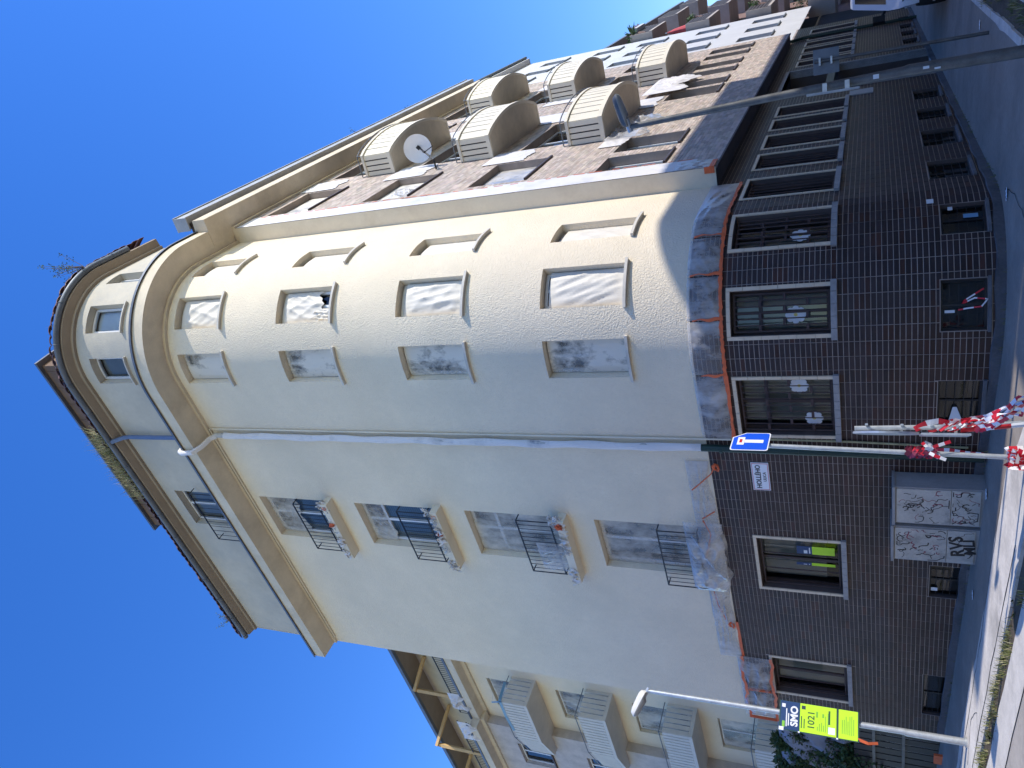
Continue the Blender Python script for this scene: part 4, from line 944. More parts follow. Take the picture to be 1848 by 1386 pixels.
# ------------------------------------------------------------------ utility cabinets
def cabinet(t0, t1, z1, label, seed, tagtxt):
    K_ = thing('utility_cabinet', label, 'cabinet', 'graffiti-covered utility cabinets'); w0, w1 = -t1, -t0
    pm = pth((w0+w1)/2, 0.2); zg = gz(pm.x, pm.y)-ZO
    mb = MB(); mb.fbox(w0, w1, 0.02, 0.36, zg-0.05, z1-0.03); mb.build('body', M['cabinet_side'], K_)
    mb = MB(); mb.fbox(w0-0.015, w1+0.015, 0.01, 0.40, z1-0.03, z1+0.01); mb.build('lid', M['cabinet_side'], K_)
    zm = zg+(z1-zg)*0.36
    for c, d in ((zg+0.06, zm-0.006), (zm+0.006, z1-0.05)):
        mb = MB(); mb.fbox(w0+0.03, w1-0.03, 0.362, 0.378, c, d); dr = mb.build('door', M['cabinet'], K_)
        r_ = random.Random(seed+int(c*10)); 
        for q in range(34):
            mb = MB() if q == 0 else mb
            x, z = r_.uniform(w0+0.08, w1-0.08), r_.uniform(c+0.05, d-0.05); pts = []
            a = r_.uniform(0, 6.28); st = r_.uniform(0.012, 0.035)
            for s2 in range(r_.randint(4, 11)):
                x = min(w1-0.05, max(w0+0.05, x+st*math.cos(a))); z = min(d-0.02, max(c+0.02, z+st*1.5*math.sin(a))); a += r_.uniform(-1.4, 1.4); pts.append((x, z))
            if d < zm and tagtxt and q > 4: continue
            wd = r_.uniform(0.003, 0.009); mi = 0 if r_.random() < 0.8 else 1
            for (x0, y0), (x1, y1) in zip(pts, pts[1:]):
                nx, ny = -(y1-y0), (x1-x0); l_ = math.hypot(nx, ny) or 1; nx *= wd/l_; ny *= wd/l_
                mb.add([P(x0-nx, 0.3795, y0-ny), P(x0+nx, 0.3795, y0+ny), P(x1+nx, 0.3795, y1+ny), P(x1-nx, 0.3795, y1-ny)], [(0, 1, 2, 3)], mi)
        mb.build('graffiti', [M['ink'], M['red_ink']], dr, kind='stuff')
    if tagtxt:
        for i, (tx, sz) in enumerate(tagtxt):
            text_mb(tx, sz, P((w0+w1)/2+0.02, 0.3805, zg+0.29-0.17*i), (XR+UP*0.12), (UP-XR*0.1), bold=0.006).build('graffiti_tag', M['ink'], K_)
    return K_
cabinet(1.95, 2.72, -0.20, 'grey graffiti cabinet nearer the green downpipe', 21, None)
cabinet(2.79, 3.56, -0.18, 'grey cabinet with big black RVS MLI scrawl', 33, [('RVS', 0.27), ('MLI', 0.22)])

# ------------------------------------------------------------------ posts, lamps and signs
def view_axes(x, y, turn=0.0):
    d = Vector((x, y)).normalized(); r_ = Vector((d.y, -d.x))     # viewer's right
    c, s_ = math.cos(turn), math.sin(turn); X = Vector((r_.x*c-r_.y*s_, r_.x*s_+r_.y*c, 0)); N = Vector((X.y, -X.x, 0))
    return X, N                                                     # N points towards the viewer
LX, LY = -5.95, 14.52; LZ = gz(LX, LY)
LP = thing('street_lamp', 'slender galvanised street lamp with lime notice board, left', 'street lamp', 'street lamps')
X, N = view_axes(LX, LY, 0.15)
mb = MB(); mb.tube([(LX, LY, LZ-0.05), (LX, LY, LZ+0.9), (LX+0.01, LY, LZ+0.95), (LX-0.01, LY, ZO+2.4), (LX-0.02, LY, ZO+4.08)], [0.062, 0.060, 0.052, 0.045, 0.036], 14); mb.build('pole', M['galv'], LP, smooth=True)
mb = MB(); mb.tube([(LX, LY, LZ-0.02), (LX, LY, LZ+0.05)], 0.085, 14); mb.build('base_collar', M['galv'], LP, smooth=True)
def lamp_head(parent, p, dirv, ln, wd, ht, m1, m2, tilt):
    D_ = Vector(dirv).normalized(); S2 = D_.cross(UP).normalized(); p = Vector(p); D_ = (D_*math.cos(tilt)+UP*math.sin(tilt)); U2 = S2.cross(D_)
    for nm, mm, sg in (('housing', m1, 1), ('lamp_cover', m2, -1)):
        mb = MB(); nu, nv = 12, 10
        def fn(a, b):
            x = a*ln; k = max(0.0, 1-abs(2*a-1)**5)**0.5*(1-0.25*a); th = math.pi*b
            return p+D_*x+S2*(wd/2*k*math.cos(th))+U2*(sg*ht*(0.62 if sg > 0 else 0.38)*k*math.sin(th)*(1.0 if sg > 0 or a > 0.25 else 0.4))
        mb.grid(fn, nu, nv); mb.build(nm, m2 if sg < 0 else m1, parent, smooth=True, angle=80)
    mb = MB(); mb.tube([p-D_*0.06, p+D_*0.12], 0.04, 10); mb.build('bracket', M['galv'], parent)
lamp_head(LP, (LX-0.02, LY, ZO+4.08), (-0.93, -0.35, 0), 0.56, 0.24, 0.22, M['lamp_white'], M['lamp_glass'], 0.42)
NB = thing('notice_board', 'navy and lime parking notice board strapped to the left lamp post', 'sign')
bc = Vector((LX, LY, 0))+N*0.085-X*0.05
def plate(parent, name, m, x0, x1, z0, z1, n0, n1, c=None, X_=None, N_=None):
    c = c if c is not None else bc; X_ = X_ or X; N_ = N_ or N; mb = MB(); q = []
    for z in (z0, z1):
        for x, n in ((x0, n0), (x1, n0), (x1, n1), (x0, n1)): v = c+X_*x+N_*n; q.append((v.x, v.y, z+ZO))
    mb.hexa(q); return mb.build(name, m, parent)
plate(NB, 'backing', M['sign_dark'], -0.25, 0.24, 0.34, 1.64, -0.012, 0.0)
plate(NB, 'header', M['navy'], -0.235, 0.235, 1.305, 1.62, 0.0012, 0.004)
plate(NB, 'panel', M['lime'], -0.235, 0.235, 0.70, 1.295, 0.0012, 0.004)
plate(NB, 'panel', M['lime'], -0.235, 0.235, 0.36, 0.665, 0.0012, 0.004)
def btxt(t, sz, x, z, m, bold=0.0): 
    v = bc+X*x+N*0.0052; text_mb(t, sz, (v.x, v.y, z+ZO), X, UP, ext=0.001, bold=bold).build('lettering', M[m], NB)
btxt('SMO', 0.165, 0.0, 1.385, 'white_sign', 0.006); btxt('1021', 0.155, -0.02, 1.105, 'green_ink', 0.002)
rp_ = random.Random(2)
def lines(x0, x1, z0, z1, n, h, m):
    for i in range(n):
        z = z0+(z1-z0)*i/max(1, n-1); plate(NB, 'print_line', M[m], x0+rp_.uniform(0, 0.02), x1-rp_.uniform(0, 0.09), z, z+h, 0.0045, 0.0055)
lines(-0.19, 0.12, 1.475, 1.51, 2, 0.018, 'white_sign'); plate(NB, 'emblem', M['white_sign'], 0.13, 0.19, 1.54, 1.60, 0.0045, 0.0055); plate(NB, 'emblem', M['lime_ink'], -0.20, -0.10, 1.545, 1.59, 0.0045, 0.0055)
lines(-0.19, 0.05, 1.215, 1.26, 2, 0.016, 'green_ink'); plate(NB, 'emblem', M['beam'], 0.14, 0.20, 1.205, 1.27, 0.0045, 0.0055)
lines(-0.19, -0.02, 0.90, 1.00, 4, 0.012, 'lime_ink'); lines(0.03, 0.16, 0.90, 1.00, 2, 0.03, 'lime_ink')
lines(-0.05, 0.18, 0.80, 0.80, 1, 0.03, 'green_ink'); lines(-0.19, 0.16, 0.83, 0.87, 2, 0.012, 'lime_ink'); plate(NB, 'white_square', M['white_sign'], -0.20, -0.09, 0.72, 0.83, 0.0045, 0.0055)
lines(-0.17, 0.15, 0.42, 0.60, 7, 0.012, 'lime_ink')
for z in (1.30, 0.68): plate(NB, 'strap', M['white_sign'], -0.26, -0.235, z-0.01, z+0.02, 0.0, 0.006)
plate(NB, 'strap', M['white_sign'], -0.26, -0.20, 1.56, 1.64, 0.0055, 0.007)
T2 = thing('tape_scrap', 'faded orange tape dangling from the notice board', 'tape'); ribbon([bc+X*-0.2+UP*(ZO+0.36), bc+X*-0.24+UP*(ZO+0.2), bc+X*-0.21+UP*(ZO+0.05)], 0.05, T2, mats=('orange',))

RX, RY = 3.47, 9.70; RZ = gz(RX, RY)
RP = thing('street_lamp', 'tall dark weathered street lamp standing before the brick bay, right', 'street lamp', 'street lamps')
mb = MB(); mb.tube([(RX, RY, RZ-0.1), (RX, RY, ZO-0.35), (RX-0.005, RY, ZO-0.30), (RX-0.06, RY, ZO+1.2), (RX-0.14, RY, ZO+2.90)], [0.068, 0.065, 0.057, 0.048, 0.034], 14); mb.build('pole', M['galv_dark'], RP, smooth=True)
lamp_head(RP, (RX-0.14, RY, ZO+2.89), (0.75, -0.66, 0), 0.47, 0.17, 0.15, M['galv_dark'], M['lamp_glass'], 0.18)
mb = MB()
for z in (0.28, 0.52): mb.bar((RX-0.11, RY-0.06, ZO+z), (RX-0.02, RY-0.08, ZO+z), 0.02, 0.05)
mb.bar((RX-0.12, RY-0.05, ZO+0.15), (RX-0.12, RY-0.05, ZO+0.72), 0.03, 0.02); mb.build('cable_bracket', M['galv'], RP)
for x, z, a in ((0.0, -0.05, 0.05), (0.02, -0.55, 0.03), (0.0, -0.66, 0.02)):
    mb = MB(); mb.box(RX-0.06+x, RX-0.06+x+a, RY-0.072, RY-0.069, ZO+z, ZO+z+0.06); mb.build('sticker', M['paper'], RP)

# thin post with the back of a square sign
TX, TY = 5.30, 13.77; TZ = gz(TX, TY); X, N = view_axes(TX, TY, 0.1)
SP2 = thing('sign_post', 'thin grey post carrying a square sign seen from behind', 'sign')
mb = MB(); mb.tube([(TX, TY, TZ-0.05), (TX+0.02, TY, ZO+0.90)], 0.028, 10); mb.build('pole', M['galv_dark'], SP2, smooth=True)
c_ = Vector((TX+0.01, TY, 0))-N*0.045
plate(SP2, 'plate', M['gutter'], -0.20, 0.20, 0.52, 0.92, -0.004, 0.0, c_, X, N)
for z in (0.62, 0.80): plate(SP2, 'clamp', M['galv'], -0.06, 0.06, z, z+0.03, 0.001, 0.085, c_, X, N)

# blue dead-end sign
BX, BY = -0.86, 10.55; BZg = gz(BX, BY)
BS = thing('sign_post', 'white post with blue dead-end sign, cut at one corner', 'sign')
mb = MB(); mb.tube([(BX-0.06, BY, BZg-0.05), (BX-0.02, BY, ZO+0.0), (BX+0.02, BY, ZO+1.62)], 0.031, 12); mb.build('pole', M['galv'], BS, smooth=True)
N = Vector((0.90, -0.43, 0)).normalized(); X = Vector((-N.y, N.x, 0))
c_ = Vector((BX+0.02, BY, 0))+N*0.05
def shape(parent, name, m, pts, n0, n1):
    mb = MB(); n = len(pts); f_ = []
    for nn in (n0, n1):
        for x, z in pts: v = c_+X*x+N*nn; f_.append((v.x, v.y, z+ZO))
    mb.add(f_, [tuple(range(n-1, -1, -1)), tuple(range(n, 2*n))]+[(i, (i+1) % n, n+(i+1) % n, n+i) for i in range(n)]); return mb.build(name, m, parent)
def rr(x0, x1, z0, z1, r_, cut=0.0):
    pts = []
    for cx, cz, a0 in ((x1-r_, z0+r_, -90), (x1-r_, z1-r_, 0), (x0+r_, z1-r_, 90), (x0+r_, z0+r_, 180)):
        if cut and a0 == 0: pts += [(x1, z1-cut), (x1-cut*0.8, z1)]; continue
        for k in range(4): a = math.radians(a0+30*k); pts.append((cx+r_*math.cos(a), cz+r_*math.sin(a)))
    return pts
shape(BS, 'plate', M['white_sign'], rr(-0.23, 0.23, 1.285, 1.765, 0.035, 0.16), -0.004, 0.0)
shape(BS, 'face', M['blue_sign'], rr(-0.215, 0.215, 1.30, 1.75, 0.03, 0.155), 0.001, 0.003)
shape(BS, 'symbol', M['white_sign'], rr(-0.04, 0.04, 1.36, 1.62, 0.004), 0.0035, 0.005); shape(BS, 'symbol', M['white_sign'], rr(-0.10, 0.10, 1.60, 1.69, 0.006), 0.0055, 0.007); shape(BS, 'symbol', M['red_sign'], rr(-0.045, 0.045, 1.63, 1.665, 0.004), 0.0075, 0.009)
# round sign post seen edge on
QX, QY = -0.60, 9.95; QZ = gz(QX, QY)
RS = thing('sign_post', 'round sign and plate below, seen edge on, wrapped in red and white tape', 'sign')
nv = Vector((0.995, 0.10, 0)).normalized(); tv = Vector((-nv.y, nv.x, 0))
mb = MB(); mb.tube([(QX+0.13, QY, QZ-0.1), (QX+0.06, QY, ZO-0.75), (QX+0.03, QY, ZO+0.25)], 0.03, 10); mb.build('pole', M['galv'], RS, smooth=True)
mb = MB()
for i in range(5):
    z = QZ-0.05+0.16*i; mb.tube([(QX+0.13-0.02*i, QY, z), (QX+0.13-0.02*(i+1), QY, z+0.16)], 0.034, 10, m=i % 2)
mb.build('striped_foot', [M['red_sign'], M['white_sign']], RS, smooth=True)
c0 = Vector((QX-0.02, QY, ZO-0.08)); mb = MB(); n = 32; f_ = []
for nn in (-0.012, 0.012):
    for i in range(n): a = 6.2832*i/n; v = c0+nv*nn+tv*(0.35*math.cos(a))+UP*(0.35*math.sin(a)); f_.append(v)
mb.add(f_, [tuple(range(n)), tuple(range(2*n-1, n-1, -1))]+[(i, (i+1) % n, n+(i+1) % n, n+i) for i in range(n)]); mb.build('round_plate', M['galv'], RS)
c1 = Vector((QX-0.03, QY, ZO-0.68)); mb = MB(); q = []
for z in (-0.24, 0.24):
    for a, b in ((-0.012, -0.25), (0.012, -0.25), (0.012, 0.25), (-0.012, 0.25)): q.append(c1+nv*a+tv*b+UP*z)
mb.hexa(q); mb.build('plate', M['galv'], RS)
mb = MB()
for z in (0.12, -0.25, -0.55, -0.80): 
    v = Vector((QX, QY, ZO+z)); mb.bar(v-nv*0.03+tv*0.1, v+nv*0.075+tv*0.1, 0.03, 0.03); mb.bar(v+nv*0.075-tv*0.12, v+nv*0.075+tv*0.12, 0.02, 0.03)
mb.build('clamp', M['galv'], RS)
# tape bundle round the post, trailing down to the kerb
rk = random.Random(9)
TB = thing('barrier_tape', 'thick bundle of red and white barrier tape tied to the round sign post', 'tape')
for k in range(8):
    z0 = rk.uniform(-0.5, -0.95); a = rk.uniform(0, 6.28); pts = []
    for i in range(9):
        zz = ZO+z0-0.055*i; pts.append((QX+0.04+0.042*math.cos(a+i*0.9)+0.014*i, QY-0.02+0.042*math.sin(a+i*0.9), zz))
    ribbon(pts, rk.uniform(0.02, 0.04), TB, seg=rk.uniform(0.07, 0.13), up=(rk.uniform(-1, 1), 1, 0.4))
for k in range(7):
    x0, z0 = QX+0.05+rk.uniform(-0.04, 0.06), ZO-0.85-rk.uniform(0, 0.3); pts = [(x0, QY-0.05, z0)]
    for i in range(1, 8): f = i/7; pts.append((x0+f*(0.42+0.10*math.sin(k))+0.03*math.sin(3*i+k), QY-0.05-1.1*f+0.05*math.sin(i*2+k), z0+(QZ+0.10-z0)*f+0.05*math.sin(i*1.7+k)))
    ribbon(pts, rk.uniform(0.025, 0.045), TB, seg=0.11, up=(0.3, 1, rk.uniform(-0.6, 0.6)), twist=rk.uniform(-0.12, 0.12))
ribbon([(QX+0.03, QY-0.03, ZO-0.38), (QX+0.10, QY-0.03, ZO-0.50), (QX+0.13, QY-0.04, ZO-0.62), (QX+0.10, QY-0.02, ZO-0.75), (QX+0.15, QY-0.02, ZO-0.9)], 0.07, TB, twist=0.05)
TB2 = thing('barrier_tape', 'dark red and white tape wad wrapped halfway up the blue sign post', 'tape')
for k in range(9):
    a = rk.uniform(0, 6.28); z0 = ZO-0.30-rk.uniform(0, 0.25)
    ribbon([(BX-0.02+0.055*math.cos(a+i*1.1), BY-0.01+0.055*math.sin(a+i*1.1), z0-0.03*i) for i in range(7)], 0.06, TB2, seg=rk.uniform(0.09, 0.2), mats=('red_ink', 'tape_red', 'red_ink', 'tape_white') if k % 2 else ('red_ink', 'tape_red'), up=(0, 1, rk.uniform(-0.5, 0.5)))
for e in ((0.09, 0.02), (-0.1, -0.15), (0.12, -0.2), (0.10, 0.1)):
    ribbon([(BX, BY-0.05, ZO-0.52), (BX+e[0]*0.5, BY-0.08, ZO-0.56+e[1]*0.3), (BX+e[0], BY-0.07, ZO-0.58+e[1])], 0.04, TB2, mats=('tape_white', 'tape_red'), seg=0.07)
TB3 = thing('barrier_tape', 'crumpled red and white tape at the foot of the blue sign post', 'tape')
for k in range(12):
    a = rk.uniform(0, 6.28); pts = [(BX-0.06+rk.uniform(-0.12, 0.12), BY-0.05+rk.uniform(-0.1, 0.1), BZg+rk.uniform(0.02, 0.22)) for _ in range(5)]
    ribbon(pts, 0.05, TB3, seg=0.08, up=(rk.uniform(-1, 1), 1, rk.uniform(-1, 1)))
TB4 = thing('barrier_tape', 'striped tape hanging at the foot of the green downpipe', 'tape')
ribbon([PL(1.40, 0.12, -0.78), PL(1.38, 0.14, -0.95), PL(1.42, 0.15, -1.15), PL(1.40, 0.2, -1.38)], 0.06, TB4, seg=0.07)
ribbon([PL(1.40, 0.12, -0.75), PL(1.28, 0.14, -0.70), PL(1.22, 0.16, -0.62)], 0.05, TB4, mats=('tape_white',))

# satellite dish on the bay
DS = thing('satellite_dish', 'white satellite dish on a bracket below the highest near balcony', 'satellite dish')
dc = Vector(PR(5.05, 0.86, 10.62)); dn = (Vector((0, 0, ZO))-dc).normalized(); dn = (dn+Vector((-0.35, -0.1, 0.25))).normalized(); dx = dn.orthogonal().normalized(); dy = dn.cross(dx)
mb = MB(); vs = []; fs = []; nr, na = 6, 28
for i in range(nr+1):
    for k in range(na):
        r_ = 0.36*i/nr; a = 6.2832*k/na; vs.append(dc+dx*(r_*math.cos(a))+dy*(r_*1.08*math.sin(a))-dn*(0.10*(1-(r_/0.36)**2)))
for i in range(nr):
    for k in range(na): fs.append((i*na+k, i*na+(k+1) % na, (i+1)*na+(k+1) % na, (i+1)*na+k))
mb.add(vs, fs); mb.build('dish', mat('white_enamel', (0.78, 0.78, 0.77), 0.35, 0.04, 3.0), DS, smooth=True)
wp = Vector(PR(4.55, BO+0.02, 9.95)); mb = MB(); mb.tube([dc-dn*0.12, wp+Vector((nR.x, nR.y, 0))*0.25, wp], 0.022, 8); mb.build('bracket', M['iron'], DS)
lnb = dc+dn*0.42-UP*0.32; mb = MB(); mb.tube([dc-UP*0.44-dn*0.02, lnb], 0.012, 6); mb.tube([lnb, lnb-dn*0.1+UP*0.07], 0.03, 8); mb.build('receiver_arm', M['iron'], DS)
mb = MB(); mb.hexa([dc-dn*0.085+dx*a+dy*b+dn*c for c in (0, 0.004) for a, b in ((-0.05, -0.05), (0.05, -0.05), (0.05, 0.05), (-0.05, 0.05))]); mb.build('badge', M['ink'], DS)

# ------------------------------------------------------------------ set-back wing beyond the left end of the block
WO = -4.2
G = thing('building_wing', 'set-back cream wing with straight balconies left of the corner block', 'building')
wops = []
for z in (13.4, 10.6, 7.75, 4.85): wops.append((-18.55, -16.85, z-1.9, z))
for z in (13.0, 10.1, 7.2): wops.append((-21.9, -20.5, z-1.4, z))
mb = MB(); wall(mb, -19.4, -9.3, -1.9, 14.1, [o for o in wops if o[1] > -19], WO, 0.25); mb.build('wall', M['plaster'], G)
mb = MB(); wall(mb, -34, -19.4, -1.9, 14.1, [o for o in wops if o[1] < -19], WO+0.36, 0.25); mb.quad(P(-19.4, WO, -1.9), P(-19.4, WO+0.36, -1.9), P(-19.4, WO+0.36, 14.1), P(-19.4, WO, 14.1)); mb.build('bay_wall', M['brick_plain'], G)
mb = MB(); mb.hexa([PL(9.3, WO-6, -1.9), PL(34, WO-6, -1.9), PL(34, WO-0.7, -1.9), PL(9.3, WO-0.7, -1.9), PL(9.3, WO-6, 17), PL(34, WO-6, 17), PL(34, WO-0.7, 17), PL(9.3, WO-0.7, 17)]); mb.build('interior', M['dark'], G)  # dark block imitates the wing's unlit rooms
for o in wops:
    off = WO if o[1] > -19 else WO+0.36
    mb = MB(); wframe(mb, o[0]+.01, o[1]-.01, o[2]+.01, o[3]-.01, off-0.14, 0.06, 0.05, mull=((o[0]+o[1])/2,)); W = mb.build('window', M['white_frame'], G); pane(W, o[0]+.03, o[1]-.03, o[2]+.03, o[3]-.03, off-0.17, 'blueglass')
    if o[1] > -19: sheet('masking_film', W, o[0]+0.02, o[1]-0.02, o[2]+0.02, o[3]-0.05, off-0.10, M['film_spray'], amp=0.04, seed=int(o[3]*10))
    else: curved_sill(W, o[0], o[1], o[2]+0.01, off, 'brown_frame')
mb = MB(); mb.sweep([(WO-0.1, 14.0), (WO+0.08, 14.0), (WO+0.14, 14.12), (WO+0.50, 14.14), (WO+0.50, 14.45), (WO-0.1, 14.5)], -19.0, -9.3); mb.sweep([(WO+0.1, 14.0), (WO+0.44, 14.0), (WO+0.50, 14.12), (WO+0.86, 14.14), (WO+0.86, 14.45), (WO+0.1, 14.5)], -34, -19.0); mb.build('cornice', M['cornice'], G)
mb = MB(); mb.sweep([(WO+0.44, 14.45), (WO+0.53, 14.45), (WO+0.53, 14.55), (WO+0.44, 14.6)], -19.05, -9.3); mb.sweep([(WO+0.80, 14.45), (WO+0.89, 14.45), (WO+0.89, 14.55), (WO+0.80, 14.6)], -34, -18.9); mb.build('cornice_flashing', M['gutter'], G)
mb = MB(); mb.sweep([(WO-1.0, 14.4), (WO-0.6, 14.4), (WO-0.6, 17.0), (WO-1.0, 17.0)], -34, -9.3); mb.build('attic_wall', M['attic_plaster'], G)
mb = MB(); mb.sweep([(WO-0.8, 16.95), (WO+0.35, 16.80), (WO+0.35, 16.90), (WO-0.8, 17.3)], -34, -9.3); mb.build('eave', M['tan_soffit'], G)
mb = MB(); mb.sweep([(WO+0.32, 16.80), (WO+0.46, 16.80), (WO+0.46, 16.95), (WO+0.32, 16.98)], -34, -9.2); mb.build('gutter', M['gutter'], G)
mb = MB(); mb.sweep([(WO+0.3, 16.95), (WO-4, 19.0), (WO-4, 18.9), (WO+0.25, 16.85)], -34, -9.2); mb.build('roof', M['roof_tile'], G)
mb = MB(); a = 9.4
while a < 33:
    mb.bar(PL(a, WO+0.42 if a < 19 else WO+0.78, 14.55), PL(a, WO+0.42 if a < 19 else WO+0.78, 15.0), 0.012, 0.012); a += 0.13
for z in (14.6, 15.0): mb.bar(PL(9.4, WO+0.42, z), PL(18.9, WO+0.42, z), 0.03, 0.03); mb.bar(PL(18.9, WO+0.78, z), PL(33, WO+0.78, z), 0.03, 0.03)
mb.build('roof_railing', M['iron'], G)
for zb_ in (11.25, 8.35, 5.45, 2.55):
    poly = [(16.45, WO-0.05), (16.45, WO+1.05), (18.7, WO+1.05), (20.3, WO+0.62), (20.3, WO-0.05)]
    mb = MB(); mb.prism([PL(t, o, 0)[:2] for t, o in poly], zb_+ZO, zb_+0.12+ZO); S = mb.build('balcony', M['panel_grey'], G)
    pl = poly[0:]; n_ = 0
    for (t0, o0), (t1, o1) in zip(pl[:4], pl[1:]):
        L_ = math.hypot(t1-t0, o1-o0); k = max(1, round(L_/0.17))
        for i in range(k):
            a, b = i/k, (i+1)/k; A_ = Vector(PL(t0+(t1-t0)*(a+0.11/k), o0+(o1-o0)*(a+0.11/k), 0)[:2]); B_ = Vector(PL(t0+(t1-t0)*(b-0.11/k), o0+(o1-o0)*(b-0.11/k), 0)[:2])
            cc_ = Vector(PL(18.3, WO, 0)[:2]); d = (B_-A_).normalized(); nn = Vector((d.y, -d.x)); nn = nn if nn.dot((A_+B_)/2-cc_) > 0 else -nn
            mb = MB(); z0, z1 = zb_+0.124+ZO, zb_+0.98+ZO; I_ = A_-nn*0.03; J_ = B_-nn*0.03
            mb.hexa([(A_.x, A_.y, z0), (B_.x, B_.y, z0), (J_.x, J_.y, z0), (I_.x, I_.y, z0), (A_.x, A_.y, z1), (B_.x, B_.y, z1), (J_.x, J_.y, z1), (I_.x, I_.y, z1)]); mb.build('panel', M['panel_grey'], S)
    mb = MB(); ln = [PL(t, o+0.01, zb_+1.08) for t, o in poly[:4]]; mb.tube(ln, 0.016, 6)
    for p in ln: mb.bar((p[0], p[1], p[2]-0.12), p, 0.018, 0.018)
    mb.build('handrail', M['gutter'], S)
for n_, t in enumerate((17.9, 21.2, 24.6)):
    o0 = WO+0.4 if t < 19 else WO+0.75
    TF = thing('timber_frame', ['timber L-frame nearest the corner block on the wing roof edge', 'second timber L-frame from the corner block on the wing roof edge', 'third timber L-frame on the wing roof edge, cut by picture edge'][n_], 'timber frame', 'timber frames on the wing roof')
    mb = MB(); mb.bar(PL(t, o0, 14.56), PL(t, o0, 16.62), 0.13, 0.12); mb.build('post', M['timber'], TF)
    mb = MB(); mb.bar(PL(t-0.05, o0+0.1, 16.70), PL(t-0.9, WO-0.55, 16.45), 0.12, 0.12); mb.build('beam', M['timber'], TF)
for n_, (t, z, s2, lab) in enumerate(((18.0, 14.75, 0.5, 'white plastic sheet caught on the wing roof railing by the first timber frame'), (19.4, 14.6, 0.6, 'torn white plastic lying over the wing cornice corner'), (23.6, 14.5, 0.4, 'white plastic scrap on the wing cornice near the picture edge'))):
    CS = thing('plastic_scrap', lab, 'plastic sheet'); off = WO+0.5 if t < 19 else WO+0.86
    sheet('film', CS, -t-s2, -t+s2, z-0.25, z+0.35, off, M['film_wall'], amp=0.2, seed=600+n_, nu=22, nv=16, edge=0.3)
BT = thing('blue_tape', 'blue tape wound round the highest wing balcony rail', 'tape')
ribbon([PL(16.4, WO+0.3, 12.35), PL(16.42, WO+1.0, 12.30), PL(16.45, WO+1.08, 12.25), PL(17.3, WO+1.08, 12.28), PL(18.2, WO+1.08, 12.2)], 0.10, BT, mats=('tape_blue',))
ribbon([PL(16.43, WO+1.08, 12.3), PL(16.5, WO+1.1, 12.6), PL(16.9, WO+0.5, 12.9)], 0.05, BT, mats=('tape_blue',))
# dark gate between the block and the wing
GT = thing('metal_gate', 'dark metal gate with pale rails at the left end of the tiled wall', 'gate')
for k in range(14):
    mb = MB(); mb.fbox(-9.62-0.24*k-0.20, -9.62-0.24*k, -0.32, -0.30, -1.35, 0.55); mb.build('board', M['iron'], GT)
for z in (0.12, -0.46): mb = MB(); mb.fbox(-13.0, -9.55, -0.295, -0.25, z, z+0.06); mb.build('rail', M['galv_dark'], GT)
mb = MB(); mb.fbox(-9.55, -9.42, -0.36, -0.22, -1.45, 0.7); mb.build('gate_post', M['iron'], GT)
T2 = thing('tarpaulin', 'grey tarpaulin draped over the dark gate under the shrub', 'tarpaulin')
sheet('film', T2, -12.2, -10.4, 0.6, 2.2, -0.6, mat('grey_tarp', (0.24, 0.26, 0.30), 0.6, 0.2, 3.0), amp=0.35, seed=700, nu=30, nv=24, edge=0.2)
T2 = thing('orange_scrap', 'orange plastic scrap at the foot of the gate', 'plastic scrap'); mb = MB(); mb.box(*[0]*6) if False else mb.fbox(-9.75, -9.45, 0.15, 0.2, -1.12, -0.96); mb.build('piece', M['orange'], T2)

def leafy(mb, c, rad, n, size, rnd, m=0, flat=1.0):
    for _ in range(n):
        while True:
            v = Vector((rnd.uniform(-1, 1), rnd.uniform(-1, 1), rnd.uniform(-1, 1)))
            if v.length < 1: break
        v = v*(0.55+0.45*rnd.random()) if rnd.random() < 0.6 else v
        p = Vector(c)+Vector((v.x*rad[0], v.y*rad[1], v.z*rad[2])); d = Vector((rnd.uniform(-1, 1), rnd.uniform(-1, 1), rnd.uniform(-0.6, 1))).normalized()
        s_ = d.orthogonal().normalized(); s_ = Matrix.Rotation(rnd.uniform(0, 6.28), 3, d) @ s_; l_ = size*rnd.uniform(0.6, 1.3)
        mb.add([p, p+d*l_*0.5+s_*l_*0.22*flat, p+d*l_, p+d*l_*0.5-s_*l_*0.22*flat], [(0, 1, 2, 3)], m)
SH = thing('shrub', 'dark green leafy shrub above the gate at the left end', 'shrub')
rsx = random.Random(31); mb = MB()
for c, r_ in ((PL(11.2, -0.7, 0.6), (0.8, 0.7, 0.8)), (PL(11.7, -0.8, 1.5), (0.7, 0.6, 0.65)), (PL(10.85, -0.7, 1.75), (0.28, 0.28, 0.38)), (PL(12.3, -0.7, 1.9), (0.5, 0.5, 0.55)), (PL(11.3, -0.6, 2.1), (0.2, 0.2, 0.3))):
    leafy(mb, c, r_, int(6500*r_[0]), 0.12, rsx)
mb.build('crown', M['leaf'], SH)
mb = MB()
for k in range(7): a = PL(11.5+rsx.uniform(-.1, .1), -0.75, -1.2); b = PL(11.5+rsx.uniform(-.9, .9), -0.75+rsx.uniform(-.3, .3), rsx.uniform(1.0, 2.2)); mb.tube([a, Vector(a).lerp(Vector(b), 0.5)+Vector((rsx.uniform(-.1, .1), 0, 0)), b], [0.035, 0.02, 0.008], 6)
mb.build('trunk', M['bark'], SH)

